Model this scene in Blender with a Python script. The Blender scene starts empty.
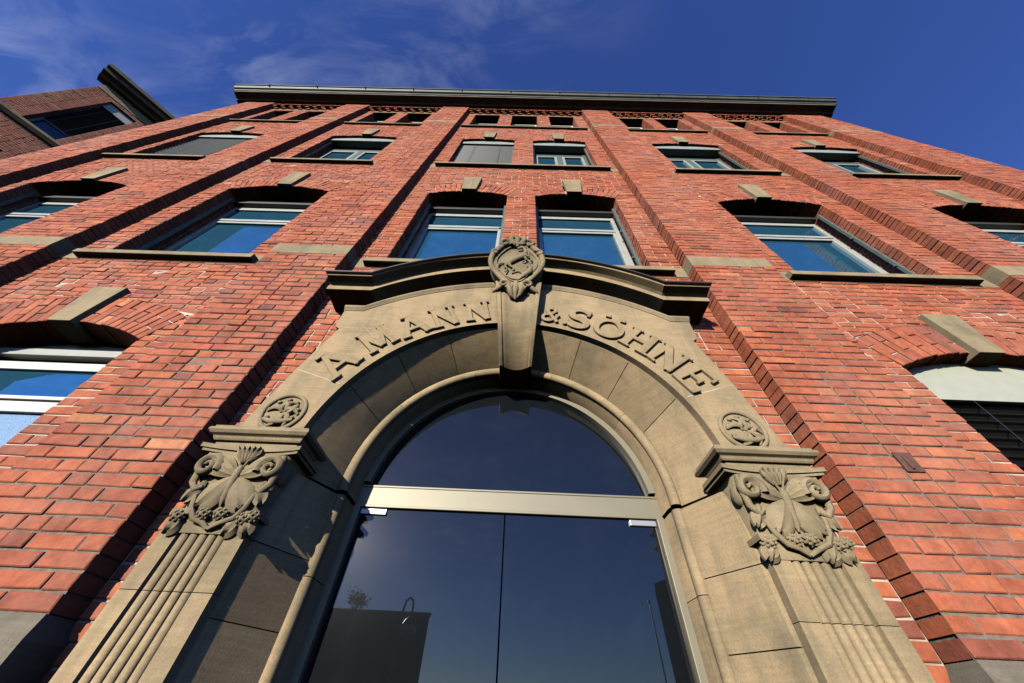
import bpy, math, random
import numpy as np
from mathutils import Vector, Matrix

random.seed(7)
RNG = np.random.default_rng(7)
R = math.radians
SC = bpy.context.scene
COL = SC.collection

# ------------------------------------------------------------------ camera
cam_d = bpy.data.cameras.new('camera')
cam = bpy.data.objects.new('camera', cam_d)
COL.objects.link(cam)
cam_d.sensor_fit = 'HORIZONTAL'
cam_d.sensor_width = 36.0
cam_d.lens = 345.33 / 1024.0 * 36.0
cam_d.clip_start = 0.05
cam_d.clip_end = 5000.0
_r = Vector((0.99924208, -0.01499151, 0.0359239))
_u = Vector((-0.0350398, -0.74838313, 0.66234048))
_f = Vector((-0.01695536, 0.66309724, 0.74834121))
cam.matrix_world = Matrix(((_r.x, _u.x, -_f.x, 0.028), (_r.y, _u.y, -_f.y, -2.001),
                           (_r.z, _u.z, -_f.z, 1.45), (0, 0, 0, 1)))
SC.camera = cam

# ------------------------------------------------------------------ sky and sun
SUN_EL, SUN_AZ = 16.5, 23.4            # elevation; degrees to the left of straight behind the camera
to_sun = Vector((-math.sin(R(SUN_AZ)) * math.cos(R(SUN_EL)),
                 -math.cos(R(SUN_AZ)) * math.cos(R(SUN_EL)), math.sin(R(SUN_EL))))
world = bpy.data.worlds.new('World')
SC.world = world
world.use_nodes = True
wn, wl = world.node_tree.nodes, world.node_tree.links
wn.clear()
w_out = wn.new('ShaderNodeOutputWorld')
w_bg = wn.new('ShaderNodeBackground')
w_bg.inputs['Strength'].default_value = 0.13
sky = wn.new('ShaderNodeTexSky')
sky.sky_type = 'NISHITA'
sky.sun_disc = False
sky.sun_elevation = R(SUN_EL)
sky.sun_rotation = R(180 + SUN_AZ)
sky.altitude = 300
sky.air_density = 1.0
sky.dust_density = 0.1
sky.ozone_density = 6.0
# thin cirrus: noise on the view direction projected to a high plane
geo = wn.new('ShaderNodeTexCoord')
sep = wn.new('ShaderNodeSeparateXYZ')
wl.new(geo.outputs['Generated'], sep.inputs[0])
mx = wn.new('ShaderNodeMath'); mx.operation = 'MAXIMUM'; mx.inputs[1].default_value = 0.08
wl.new(sep.outputs['Z'], mx.inputs[0])
dx = wn.new('ShaderNodeMath'); dx.operation = 'DIVIDE'
dy = wn.new('ShaderNodeMath'); dy.operation = 'DIVIDE'
wl.new(sep.outputs['X'], dx.inputs[0]); wl.new(mx.outputs[0], dx.inputs[1])
wl.new(sep.outputs['Y'], dy.inputs[0]); wl.new(mx.outputs[0], dy.inputs[1])
cmb = wn.new('ShaderNodeCombineXYZ')
wl.new(dx.outputs[0], cmb.inputs[0]); wl.new(dy.outputs[0], cmb.inputs[1])
mp = wn.new('ShaderNodeMapping')
mp.inputs['Rotation'].default_value = (0, 0, R(-62))
mp.inputs['Scale'].default_value = (2.2, 5.5, 1)
wl.new(cmb.outputs[0], mp.inputs[0])
nz = wn.new('ShaderNodeTexNoise')
nz.inputs['Scale'].default_value = 1.5
nz.inputs['Detail'].default_value = 9
nz.inputs['Roughness'].default_value = 0.62
nz.inputs['Distortion'].default_value = 0.7
wl.new(mp.outputs[0], nz.inputs['Vector'])
nz2 = wn.new('ShaderNodeTexNoise')
nz2.inputs['Scale'].default_value = 1.9
nz2.inputs['Detail'].default_value = 2
wl.new(cmb.outputs[0], nz2.inputs['Vector'])
rmp = wn.new('ShaderNodeValToRGB')
rmp.color_ramp.elements[0].position = 0.44
rmp.color_ramp.elements[0].color = (0, 0, 0, 1)
rmp.color_ramp.elements[1].position = 0.80
rmp.color_ramp.elements[1].color = (1, 1, 1, 1)
wl.new(nz.outputs['Fac'], rmp.inputs[0])
rmp2 = wn.new('ShaderNodeValToRGB')
rmp2.color_ramp.elements[0].position = 0.36
rmp2.color_ramp.elements[1].position = 0.62
wl.new(nz2.outputs['Fac'], rmp2.inputs[0])
# the clouds stand in the left half of the sky
side = wn.new('ShaderNodeMapRange')
side.inputs['From Min'].default_value = 0.30
side.inputs['From Max'].default_value = -0.12
wl.new(dx.outputs[0], side.inputs['Value'])
m1 = wn.new('ShaderNodeMath'); m1.operation = 'MULTIPLY'
wl.new(rmp.outputs[0], m1.inputs[0]); wl.new(rmp2.outputs[0], m1.inputs[1])
m1b = wn.new('ShaderNodeMath'); m1b.operation = 'MULTIPLY'
wl.new(m1.outputs[0], m1b.inputs[0]); wl.new(side.outputs[0], m1b.inputs[1])
m2 = wn.new('ShaderNodeMath'); m2.operation = 'MULTIPLY'; m2.inputs[1].default_value = 0.23
wl.new(m1b.outputs[0], m2.inputs[0])
cm = wn.new('ShaderNodeMixRGB')
cm.inputs['Color2'].default_value = (5.2, 5.6, 6.4, 1)
wl.new(m2.outputs[0], cm.inputs['Fac'])
hs = wn.new('ShaderNodeHueSaturation')
hs.inputs['Hue'].default_value = 0.52
hs.inputs['Saturation'].default_value = 1.06
wl.new(sky.outputs[0], hs.inputs['Color'])
wl.new(hs.outputs[0], cm.inputs['Color1'])
wl.new(cm.outputs[0], w_bg.inputs['Color'])
wl.new(w_bg.outputs[0], w_out.inputs['Surface'])

sun_d = bpy.data.lights.new('sun', 'SUN')
sun_d.energy = 5.0
sun_d.angle = R(0.53)
sun_d.color = (1.0, 0.93, 0.82)
sun = bpy.data.objects.new('sun', sun_d)
COL.objects.link(sun)
sun.rotation_euler = to_sun.to_track_quat('Z', 'Y').to_euler()
sun.location = (-20, -30, 30)

SC.view_settings.view_transform = 'Standard'
SC.view_settings.look = 'None'
SC.view_settings.exposure = 0.55
SC.view_settings.gamma = 1.0
SC.cycles.diffuse_bounces = 0
SC.view_settings.use_curve_mapping = False


# ------------------------------------------------------------------ materials
def new_mat(name):
    m = bpy.data.materials.new(name)
    m.use_nodes = True
    nt = m.node_tree
    b = nt.nodes['Principled BSDF']
    return m, nt, b


def N(nt, kind, **kw):
    n = nt.nodes.new(kind)
    for k, v in kw.items():
        setattr(n, k, v)
    return n


def plain(name, col, rough=0.6, metal=0.0, spec=0.5, noise=0.12, scale=9.0, bump=0.0, bscale=60.0):
    m, nt, b = new_mat(name)
    tc = N(nt, 'ShaderNodeTexCoord')
    n1 = N(nt, 'ShaderNodeTexNoise')
    n1.inputs['Scale'].default_value = scale
    n1.inputs['Detail'].default_value = 6
    nt.links.new(tc.outputs['Object'], n1.inputs['Vector'])
    r = N(nt, 'ShaderNodeValToRGB')
    r.color_ramp.elements[0].position = 0.3
    r.color_ramp.elements[1].position = 0.7
    r.color_ramp.elements[0].color = tuple(c * (1 - noise) for c in col) + (1,)
    r.color_ramp.elements[1].color = tuple(min(1, c * (1 + noise)) for c in col) + (1,)
    nt.links.new(n1.outputs['Fac'], r.inputs[0])
    nt.links.new(r.outputs[0], b.inputs['Base Color'])
    b.inputs['Roughness'].default_value = rough
    b.inputs['Metallic'].default_value = metal
    b.inputs['Specular IOR Level'].default_value = spec
    if bump:
        n2 = N(nt, 'ShaderNodeTexNoise')
        n2.inputs['Scale'].default_value = bscale
        n2.inputs['Detail'].default_value = 4
        nt.links.new(tc.outputs['Object'], n2.inputs['Vector'])
        bp = N(nt, 'ShaderNodeBump')
        bp.inputs['Strength'].default_value = bump
        bp.inputs['Distance'].default_value = 0.01
        nt.links.new(n2.outputs['Fac'], bp.inputs['Height'])
        nt.links.new(bp.outputs[0], b.inputs['Normal'])
    return m


def brick_mat(name, stops, sat_noise=0.25):
    """fired brick: each brick's own colour comes from its 'tone' attribute"""
    m, nt, b = new_mat(name)
    at = N(nt, 'ShaderNodeAttribute', attribute_name='tone')
    r = N(nt, 'ShaderNodeValToRGB')
    els = r.color_ramp.elements
    while len(els) < len(stops):
        els.new(0.5)
    for e, (p, c) in zip(els, stops):
        e.position = p
        e.color = c + (1,)
    nt.links.new(at.outputs['Fac'], r.inputs[0])
    tc = N(nt, 'ShaderNodeTexCoord')
    n1 = N(nt, 'ShaderNodeTexNoise')
    n1.inputs['Scale'].default_value = 14
    n1.inputs['Detail'].default_value = 8
    n1.inputs['Roughness'].default_value = 0.7
    nt.links.new(tc.outputs['Object'], n1.inputs['Vector'])
    mr = N(nt, 'ShaderNodeMapRange')
    mr.inputs['From Min'].default_value = 0.3
    mr.inputs['From Max'].default_value = 0.7
    mr.inputs['To Min'].default_value = 1 - sat_noise
    mr.inputs['To Max'].default_value = 1 + sat_noise
    nt.links.new(n1.outputs['Fac'], mr.inputs['Value'])
    mul = N(nt, 'ShaderNodeVectorMath', operation='SCALE')
    nt.links.new(r.outputs[0], mul.inputs[0])
    nt.links.new(mr.outputs[0], mul.inputs['Scale'])
    # lime bloom and soot in large soft patches
    n3 = N(nt, 'ShaderNodeTexNoise')
    n3.inputs['Scale'].default_value = 0.9
    n3.inputs['Detail'].default_value = 9
    n3.inputs['Roughness'].default_value = 0.68
    nt.links.new(tc.outputs['Object'], n3.inputs['Vector'])
    r3 = N(nt, 'ShaderNodeValToRGB')
    r3.color_ramp.elements[0].position = 0.46
    r3.color_ramp.elements[0].color = (0, 0, 0, 1)
    r3.color_ramp.elements[1].position = 0.85
    r3.color_ramp.elements[1].color = (0.5, 0.5, 0.5, 1)
    nt.links.new(n3.outputs['Fac'], r3.inputs[0])
    mix = N(nt, 'ShaderNodeMixRGB')
    mix.inputs['Color2'].default_value = (0.42, 0.27, 0.20, 1)
    nt.links.new(r3.outputs[0], mix.inputs['Fac'])
    nt.links.new(mul.outputs[0], mix.inputs['Color1'])
    # kiln marks, soot and lime specks
    n5 = N(nt, 'ShaderNodeTexNoise')
    n5.inputs['Scale'].default_value = 4.5
    n5.inputs['Detail'].default_value = 10
    n5.inputs['Roughness'].default_value = 0.74
    nt.links.new(tc.outputs['Object'], n5.inputs['Vector'])
    mr5 = N(nt, 'ShaderNodeMapRange')
    mr5.inputs['From Min'].default_value = 0.28
    mr5.inputs['From Max'].default_value = 0.62
    mr5.inputs['To Min'].default_value = 0.55
    mr5.inputs['To Max'].default_value = 1.10
    nt.links.new(n5.outputs['Fac'], mr5.inputs['Value'])
    mul5 = N(nt, 'ShaderNodeVectorMath', operation='SCALE')
    nt.links.new(mix.outputs[0], mul5.inputs[0])
    nt.links.new(mr5.outputs[0], mul5.inputs['Scale'])
    n6 = N(nt, 'ShaderNodeTexNoise')
    n6.inputs['Scale'].default_value = 38
    n6.inputs['Detail'].default_value = 7
    n6.inputs['Roughness'].default_value = 0.8
    nt.links.new(tc.outputs['Object'], n6.inputs['Vector'])
    mr6 = N(nt, 'ShaderNodeMapRange')
    mr6.inputs['From Min'].default_value = 0.60
    mr6.inputs['From Max'].default_value = 0.74
    mr6.inputs['To Max'].default_value = 0.55
    nt.links.new(n6.outputs['Fac'], mr6.inputs['Value'])
    mix6 = N(nt, 'ShaderNodeMixRGB')
    mix6.inputs['Color2'].default_value = (0.46, 0.36, 0.28, 1)
    nt.links.new(mr6.outputs[0], mix6.inputs['Fac'])
    nt.links.new(mul5.outputs[0], mix6.inputs['Color1'])
    nt.links.new(mix6.outputs[0], b.inputs['Base Color'])
    b.inputs['Roughness'].default_value = 0.8
    b.inputs['Specular IOR Level'].default_value = 0.2
    n2 = N(nt, 'ShaderNodeTexNoise')
    n2.inputs['Scale'].default_value = 45
    n2.inputs['Detail'].default_value = 6
    nt.links.new(tc.outputs['Object'], n2.inputs['Vector'])
    bp = N(nt, 'ShaderNodeBump')
    bp.inputs['Strength'].default_value = 0.35
    bp.inputs['Distance'].default_value = 0.008
    nt.links.new(n2.outputs['Fac'], bp.inputs['Height'])
    nt.links.new(bp.outputs[0], b.inputs['Normal'])
    return m


def stone_mat(name, base, warm, stain):
    m, nt, b = new_mat(name)
    tc = N(nt, 'ShaderNodeTexCoord')
    n1 = N(nt, 'ShaderNodeTexNoise')
    n1.inputs['Scale'].default_value = 2.6
    n1.inputs['Detail'].default_value = 9
    n1.inputs['Roughness'].default_value = 0.62
    nt.links.new(tc.outputs['Object'], n1.inputs['Vector'])
    r = N(nt, 'ShaderNodeValToRGB')
    e = r.color_ramp.elements
    e.new(0.5)
    e[0].position, e[0].color = 0.30, stain + (1,)
    e[1].position, e[1].color = 0.48, base + (1,)
    e[2].position, e[2].color = 0.70, warm + (1,)
    nt.links.new(n1.outputs['Fac'], r.inputs[0])
    # fine bedding and tooling
    mpn = N(nt, 'ShaderNodeMapping')
    mpn.inputs['Scale'].default_value = (5, 5, 60)
    mpn.inputs['Rotation'].default_value = (0.05, 0.12, 0)
    nt.links.new(tc.outputs['Object'], mpn.inputs[0])
    n2 = N(nt, 'ShaderNodeTexNoise')
    n2.inputs['Scale'].default_value = 1.0
    n2.inputs['Detail'].default_value = 5
    nt.links.new(mpn.outputs[0], n2.inputs['Vector'])
    mr = N(nt, 'ShaderNodeMapRange')
    mr.inputs['From Min'].default_value = 0.3
    mr.inputs['From Max'].default_value = 0.7
    mr.inputs['To Min'].default_value = 0.90
    mr.inputs['To Max'].default_value = 1.09
    nt.links.new(n2.outputs['Fac'], mr.inputs['Value'])
    n4 = N(nt, 'ShaderNodeTexNoise')
    n4.inputs['Scale'].default_value = 130
    n4.inputs['Detail'].default_value = 3
    nt.links.new(tc.outputs['Object'], n4.inputs['Vector'])
    mr4 = N(nt, 'ShaderNodeMapRange')
    mr4.inputs['From Min'].default_value = 0.25
    mr4.inputs['From Max'].default_value = 0.75
    mr4.inputs['To Min'].default_value = 0.82
    mr4.inputs['To Max'].default_value = 1.18
    nt.links.new(n4.outputs['Fac'], mr4.inputs['Value'])
    mm = N(nt, 'ShaderNodeMath', operation='MULTIPLY')
    nt.links.new(mr.outputs[0], mm.inputs[0])
    nt.links.new(mr4.outputs[0], mm.inputs[1])
    at = N(nt, 'ShaderNodeAttribute', attribute_name='tone')
    mra = N(nt, 'ShaderNodeMapRange')
    mra.inputs['To Min'].default_value = 0.78
    mra.inputs['To Max'].default_value = 1.16
    nt.links.new(at.outputs['Fac'], mra.inputs['Value'])
    mm2 = N(nt, 'ShaderNodeMath', operation='MULTIPLY')
    nt.links.new(mm.outputs[0], mm2.inputs[0])
    nt.links.new(mra.outputs[0], mm2.inputs[1])
    mul = N(nt, 'ShaderNodeVectorMath', operation='SCALE')
    nt.links.new(r.outputs[0], mul.inputs[0])
    nt.links.new(mm2.outputs[0], mul.inputs['Scale'])
    # dark crust and runs
    mps = N(nt, 'ShaderNodeMapping')
    mps.inputs['Scale'].default_value = (3.2, 3.2, 1.1)
    nt.links.new(tc.outputs['Object'], mps.inputs[0])
    n5 = N(nt, 'ShaderNodeTexNoise')
    n5.inputs['Scale'].default_value = 1.2
    n5.inputs['Detail'].default_value = 11
    n5.inputs['Roughness'].default_value = 0.7
    nt.links.new(mps.outputs[0], n5.inputs['Vector'])
    mr5 = N(nt, 'ShaderNodeMapRange')
    mr5.inputs['From Min'].default_value = 0.50
    mr5.inputs['From Max'].default_value = 0.72
    mr5.inputs['To Max'].default_value = 0.55
    nt.links.new(n5.outputs['Fac'], mr5.inputs['Value'])
    mix5 = N(nt, 'ShaderNodeMixRGB')
    mix5.inputs['Color2'].default_value = (0.105, 0.088, 0.060, 1)
    nt.links.new(mr5.outputs[0], mix5.inputs['Fac'])
    nt.links.new(mul.outputs[0], mix5.inputs['Color1'])
    # narrow run-off streaks
    mpr = N(nt, 'ShaderNodeMapping')
    mpr.inputs['Scale'].default_value = (16, 16, 0.9)
    nt.links.new(tc.outputs['Object'], mpr.inputs[0])
    n7 = N(nt, 'ShaderNodeTexNoise')
    n7.inputs['Scale'].default_value = 1.0
    n7.inputs['Detail'].default_value = 6
    nt.links.new(mpr.outputs[0], n7.inputs['Vector'])
    mr7 = N(nt, 'ShaderNodeMapRange')
    mr7.inputs['From Min'].default_value = 0.52
    mr7.inputs['From Max'].default_value = 0.75
    mr7.inputs['To Max'].default_value = 0.42
    nt.links.new(n7.outputs['Fac'], mr7.inputs['Value'])
    mix7 = N(nt, 'ShaderNodeMixRGB')
    mix7.inputs['Color2'].default_value = (0.12, 0.098, 0.062, 1)
    nt.links.new(mr7.outputs[0], mix7.inputs['Fac'])
    nt.links.new(mix5.outputs[0], mix7.inputs['Color1'])
    nt.links.new(mix7.outputs[0], b.inputs['Base Color'])
    b.inputs['Roughness'].default_value = 0.85
    b.inputs['Specular IOR Level'].default_value = 0.25
    bp = N(nt, 'ShaderNodeBump')
    bp.inputs['Strength'].default_value = 0.15
    bp.inputs['Distance'].default_value = 0.004
    ad = N(nt, 'ShaderNodeMath', operation='ADD')
    nt.links.new(n2.outputs['Fac'], ad.inputs[0])
    nt.links.new(n4.outputs['Fac'], ad.inputs[1])
    nt.links.new(ad.outputs[0], bp.inputs['Height'])
    nt.links.new(bp.outputs[0], b.inputs['Normal'])
    return m


def glass_mat(name, col, ior, rough=0.012, wob=0.0):
    m, nt, b = new_mat(name)
    b.inputs['Base Color'].default_value = col + (1,)
    b.inputs['Roughness'].default_value = rough
    b.inputs['IOR'].default_value = ior
    tc = N(nt, 'ShaderNodeTexCoord')
    # faint dust and wipe marks
    n1 = N(nt, 'ShaderNodeTexNoise')
    n1.inputs['Scale'].default_value = 3.0
    n1.inputs['Detail'].default_value = 10
    n1.inputs['Roughness'].default_value = 0.75
    nt.links.new(tc.outputs['Object'], n1.inputs['Vector'])
    mr = N(nt, 'ShaderNodeMapRange')
    mr.inputs['From Min'].default_value = 0.5
    mr.inputs['From Max'].default_value = 0.8
    mr.inputs['To Min'].default_value = 0.0
    mr.inputs['To Max'].default_value = 1.0
    nt.links.new(n1.outputs['Fac'], mr.inputs['Value'])
    mix = N(nt, 'ShaderNodeMixRGB')
    mix.inputs['Color1'].default_value = col + (1,)
    mix.inputs['Color2'].default_value = tuple(c * 1.4 + 0.002 for c in col) + (1,)
    nt.links.new(mr.outputs[0], mix.inputs['Fac'])
    nt.links.new(mix.outputs[0], b.inputs['Base Color'])
    if wob:
        n2 = N(nt, 'ShaderNodeTexNoise')
        n2.inputs['Scale'].default_value = 1.6
        nt.links.new(tc.outputs['Object'], n2.inputs['Vector'])
        bp = N(nt, 'ShaderNodeBump')
        bp.inputs['Strength'].default_value = wob
        bp.inputs['Distance'].default_value = 0.01
        nt.links.new(n2.outputs['Fac'], bp.inputs['Height'])
        nt.links.new(bp.outputs[0], b.inputs['Normal'])
    return m


RED_STOPS = [(0.0, (0.130, 0.060, 0.052)), (0.15, (0.215, 0.072, 0.050)), (0.45, (0.322, 0.090, 0.047)),
             (0.75, (0.385, 0.112, 0.053)), (0.93, (0.44, 0.150, 0.068)), (1.0, (0.46, 0.18, 0.085))]
DULL_STOPS = [(0.0, (0.17, 0.070, 0.050)), (0.3, (0.28, 0.108, 0.068)), (0.7, (0.38, 0.145, 0.088)),
              (1.0, (0.38, 0.18, 0.11))]
M_BRICK = brick_mat('red_brick', RED_STOPS)
M_BRICK2 = brick_mat('brown_brick', DULL_STOPS)
M_MORT_D = plain('dark_mortar', (0.16, 0.125, 0.10), 0.95, noise=0.35, scale=30, bump=0.4)
M_MORT_L = plain('pale_mortar', (0.40, 0.32, 0.25), 0.95, noise=0.4, scale=5, bump=0.4)
M_STONE = stone_mat('sandstone', (0.295, 0.222, 0.124), (0.36, 0.258, 0.145), (0.205, 0.165, 0.095))
M_STONE2 = stone_mat('weathered_sandstone', (0.245, 0.195, 0.112), (0.305, 0.238, 0.138), (0.155, 0.128, 0.08))
M_PLINTH = stone_mat('grey_plinth_stone', (0.15, 0.132, 0.10), (0.19, 0.165, 0.125), (0.10, 0.09, 0.07))
M_LEAD = plain('lead_flashing', (0.028, 0.028, 0.03), 0.55, 0.3, noise=0.3)
M_GUTTER = plain('gutter_metal', (0.060, 0.072, 0.060), 0.6, 0.15, noise=0.3, scale=3)
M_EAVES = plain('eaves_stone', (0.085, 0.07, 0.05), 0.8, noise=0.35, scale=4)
M_WHITE = plain('white_frame_paint', (0.58, 0.58, 0.55), 0.4, noise=0.06)
M_GREYFR = plain('grey_frame_paint', (0.33, 0.34, 0.315), 0.4, noise=0.08)
M_GREEN = plain('grey_green_frame_paint', (0.09, 0.115, 0.10), 0.45, noise=0.12)
M_BOX = plain('blind_box_paint', (0.25, 0.285, 0.255), 0.45, noise=0.08)
M_CREAM = plain('cream_panel_paint', (0.34, 0.35, 0.28), 0.5, noise=0.05)
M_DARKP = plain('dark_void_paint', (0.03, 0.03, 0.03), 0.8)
M_SLAT = plain('grey_slat', (0.085, 0.092, 0.095), 0.4, 0.2, noise=0.1)
M_SLATL = plain('pale_grey_slat', (0.05, 0.054, 0.056), 0.5, 0.1, noise=0.1)
M_SLATD = plain('dark_slat', (0.035, 0.036, 0.036), 0.35, 0.3, noise=0.1)
M_CHAMP = plain('champagne_metal', (0.215, 0.195, 0.135), 0.5, 0.25, noise=0.06, scale=3)
M_STEEL = plain('brushed_steel', (0.42, 0.42, 0.42), 0.4, 0.6, noise=0.05)
M_BRONZE = plain('dark_bronze_paint', (0.035, 0.035, 0.03), 0.5)
M_DOORG = glass_mat('door_glass', (0.006, 0.0075, 0.009), 1.68)
M_DOORG.node_tree.nodes['Principled BSDF'].inputs['Coat Weight'].default_value = 0.015
M_DOORG.node_tree.nodes['Principled BSDF'].inputs['Coat Roughness'].default_value = 0.24
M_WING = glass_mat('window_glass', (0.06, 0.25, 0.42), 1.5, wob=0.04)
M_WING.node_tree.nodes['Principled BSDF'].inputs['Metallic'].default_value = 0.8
M_WIND = glass_mat('dark_window_glass', (0.02, 0.05, 0.075), 1.5)  # darker glass for the corner building's windows
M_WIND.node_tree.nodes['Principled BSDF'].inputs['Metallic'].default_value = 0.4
M_FROST = plain('frosted_film', (0.16, 0.27, 0.42), 0.35, noise=0.5, scale=160, bump=0.0)
M_RUST = plain('rusty_plate', (0.10, 0.045, 0.03), 0.7, noise=0.4, scale=25)
M_PAVE = plain('pavement_stone', (0.050, 0.048, 0.046), 0.9, noise=0.2, scale=3, bump=0.3)
M_GROUND = plain('ground_asphalt', (0.04, 0.04, 0.04), 0.95, noise=0.25, scale=2, bump=0.4)
M_PLASTER = plain('dark_render', (0.03, 0.028, 0.026), 0.9, noise=0.2, scale=2)
M_ROOF = plain('roof_tiles', (0.10, 0.05, 0.04), 0.8, noise=0.3, scale=6)
M_BLACK = plain('black_paint', (0.02, 0.02, 0.02), 0.4)
M_GLOBE = plain('opal_globe', (0.75, 0.75, 0.72), 0.15, noise=0.02)
M_LEAF = plain('leaf', (0.05, 0.09, 0.025), 0.6, noise=0.5, scale=4)
M_BARK = plain('bark', (0.09, 0.06, 0.04), 0.9, noise=0.4, scale=12)


# ------------------------------------------------------------------ mesh helpers
class MB:
    def __init__(self):
        self.v, self.f, self.m, self.t = [], [], [], []

    def add(self, vs, fs, mi=0, tone=0.5):
        o = len(self.v)
        self.v.extend([tuple(p) for p in vs])
        self.f.extend([tuple(i + o for i in f) for f in fs])
        self.m.extend([mi] * len(fs))
        self.t.extend([tone] * len(vs))

    def box(self, x0, x1, y0, y1, z0, z1, mi=0, tone=0.5):
        vs = [(x0, y0, z0), (x1, y0, z0), (x1, y1, z0), (x0, y1, z0), (x0, y0, z1), (x1, y0, z1), (x1, y1, z1), (x0, y1, z1)]
        self.add(vs, [(0, 3, 2, 1), (4, 5, 6, 7), (0, 1, 5, 4), (1, 2, 6, 5), (2, 3, 7, 6), (3, 0, 4, 7)], mi, tone)

    def prism(self, poly, y0, y1, mi=0, tone=0.5):
        """poly in (x, z), counter-clockwise seen from the front (-Y); y0 front, y1 back"""
        n = len(poly)
        a = sum(poly[i][0] * poly[(i + 1) % n][1] - poly[(i + 1) % n][0] * poly[i][1] for i in range(n))
        if a < 0:
            poly = poly[::-1]
        vs = [(x, y0, z) for x, z in poly] + [(x, y1, z) for x, z in poly]
        fs = [tuple(range(n)), tuple(range(2 * n - 1, n - 1, -1))]
        fs += [(i, i + n, (i + 1) % n + n, (i + 1) % n) for i in range(n)]
        self.add(vs, fs, mi, tone)

    def grid(self, rows, closed_u=False, closed_v=False, mi=0, tone=0.5, flip=False):
        nr, nc = len(rows), len(rows[0])
        vs = [p for r in rows for p in r]
        fs = []
        for i in range(nr if closed_v else nr - 1):
            for j in range(nc if closed_u else nc - 1):
                a, b = i * nc + j, i * nc + (j + 1) % nc
                c, d = ((i + 1) % nr) * nc + (j + 1) % nc, ((i + 1) % nr) * nc + j
                fs.append((a, d, c, b) if flip else (a, b, c, d))
        self.add(vs, fs, mi, tone)

    def tube(self, pts, rad, n=8, mi=0, tone=0.5, flat=1.0, nrm=None):
        """pts: 3D path, rad: number or list; ends closed; flat squashes along nrm"""
        pts = [Vector(p) for p in pts]
        if not hasattr(rad, '__len__'):
            rad = [rad] * len(pts)
        nrm = Vector(nrm) if nrm is not None else Vector((0, -1, 0))
        rows = []
        for i, p in enumerate(pts):
            t = (pts[min(i + 1, len(pts) - 1)] - pts[max(i - 1, 0)])
            if t.length < 1e-9:
                t = Vector((0, 0, 1))
            t.normalize()
            b = t.cross(nrm)
            if b.length < 1e-4:
                b = t.cross(Vector((1, 0, 0)))
            b.normalize()
            nn = b.cross(t)
            rows.append([p + (b * math.cos(2 * math.pi * k / n) + nn * flat * math.sin(2 * math.pi * k / n)) * rad[i] for k in range(n)])
        o = len(self.v)
        self.grid(rows, closed_u=True, mi=mi, tone=tone)
        L = len(rows)
        self.f.append(tuple(o + k for k in range(n))[::-1]); self.m.append(mi)
        self.f.append(tuple(o + (L - 1) * n + k for k in range(n))); self.m.append(mi)

    def ball(self, c, rx, ry, rz, n=10, m=7, mi=0, tone=0.5, rot=None):
        c = Vector(c)
        rows = []
        for i in range(m + 1):
            th = math.pi * i / m
            row = []
            for k in range(n):
                ph = 2 * math.pi * k / n
                p = Vector((rx * math.sin(th) * math.cos(ph), ry * math.sin(th) * math.sin(ph), rz * math.cos(th)))
                if rot is not None:
                    p = rot @ p
                row.append(c + p)
            rows.append(row)
        self.grid(rows, closed_u=True, mi=mi, tone=tone, flip=True)

    def build(self, name, mats, parent=None, smooth=None, bevel=0.0, segs=2):
        me = bpy.data.meshes.new(name)
        me.from_pydata(self.v, [], self.f)
        if not isinstance(mats, (list, tuple)):
            mats = [mats]
        for m in mats:
            me.materials.append(m)
        me.polygons.foreach_set('material_index', self.m)
        a = me.attributes.new('tone', 'FLOAT', 'POINT')
        a.data.foreach_set('value', self.t)
        me.update()
        o = bpy.data.objects.new(name, me)
        COL.objects.link(o)
        if parent is not None:
            o.parent = parent
        if smooth is not None:
            me.polygons.foreach_set('use_smooth', [True] * len(me.polygons))
            me.set_sharp_from_angle(angle=R(smooth))
        if bevel:
            bv = o.modifiers.new('bevel', 'BEVEL')
            bv.width = bevel
            bv.segments = segs
            bv.limit_method = 'ANGLE'
            bv.angle_limit = R(35)
            bv.harden_normals = False
        return o


def empty(name, loc=(0, 0, 0), parent=None):
    o = bpy.data.objects.new(name, None)
    o.location = loc
    o.empty_display_size = 0.3
    COL.objects.link(o)
    if parent is not None:
        o.parent = parent
    return o


def tag(o, label=None, cat=None, group=None, kind=None):
    if label: o['label'] = label
    if cat: o['category'] = cat
    if group: o['group'] = group
    if kind: o['kind'] = kind
    return o


# ------------------------------------------------------------------ real brickwork
BH = 0.0767          # one course
JT = 0.0105          # joint


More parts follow.
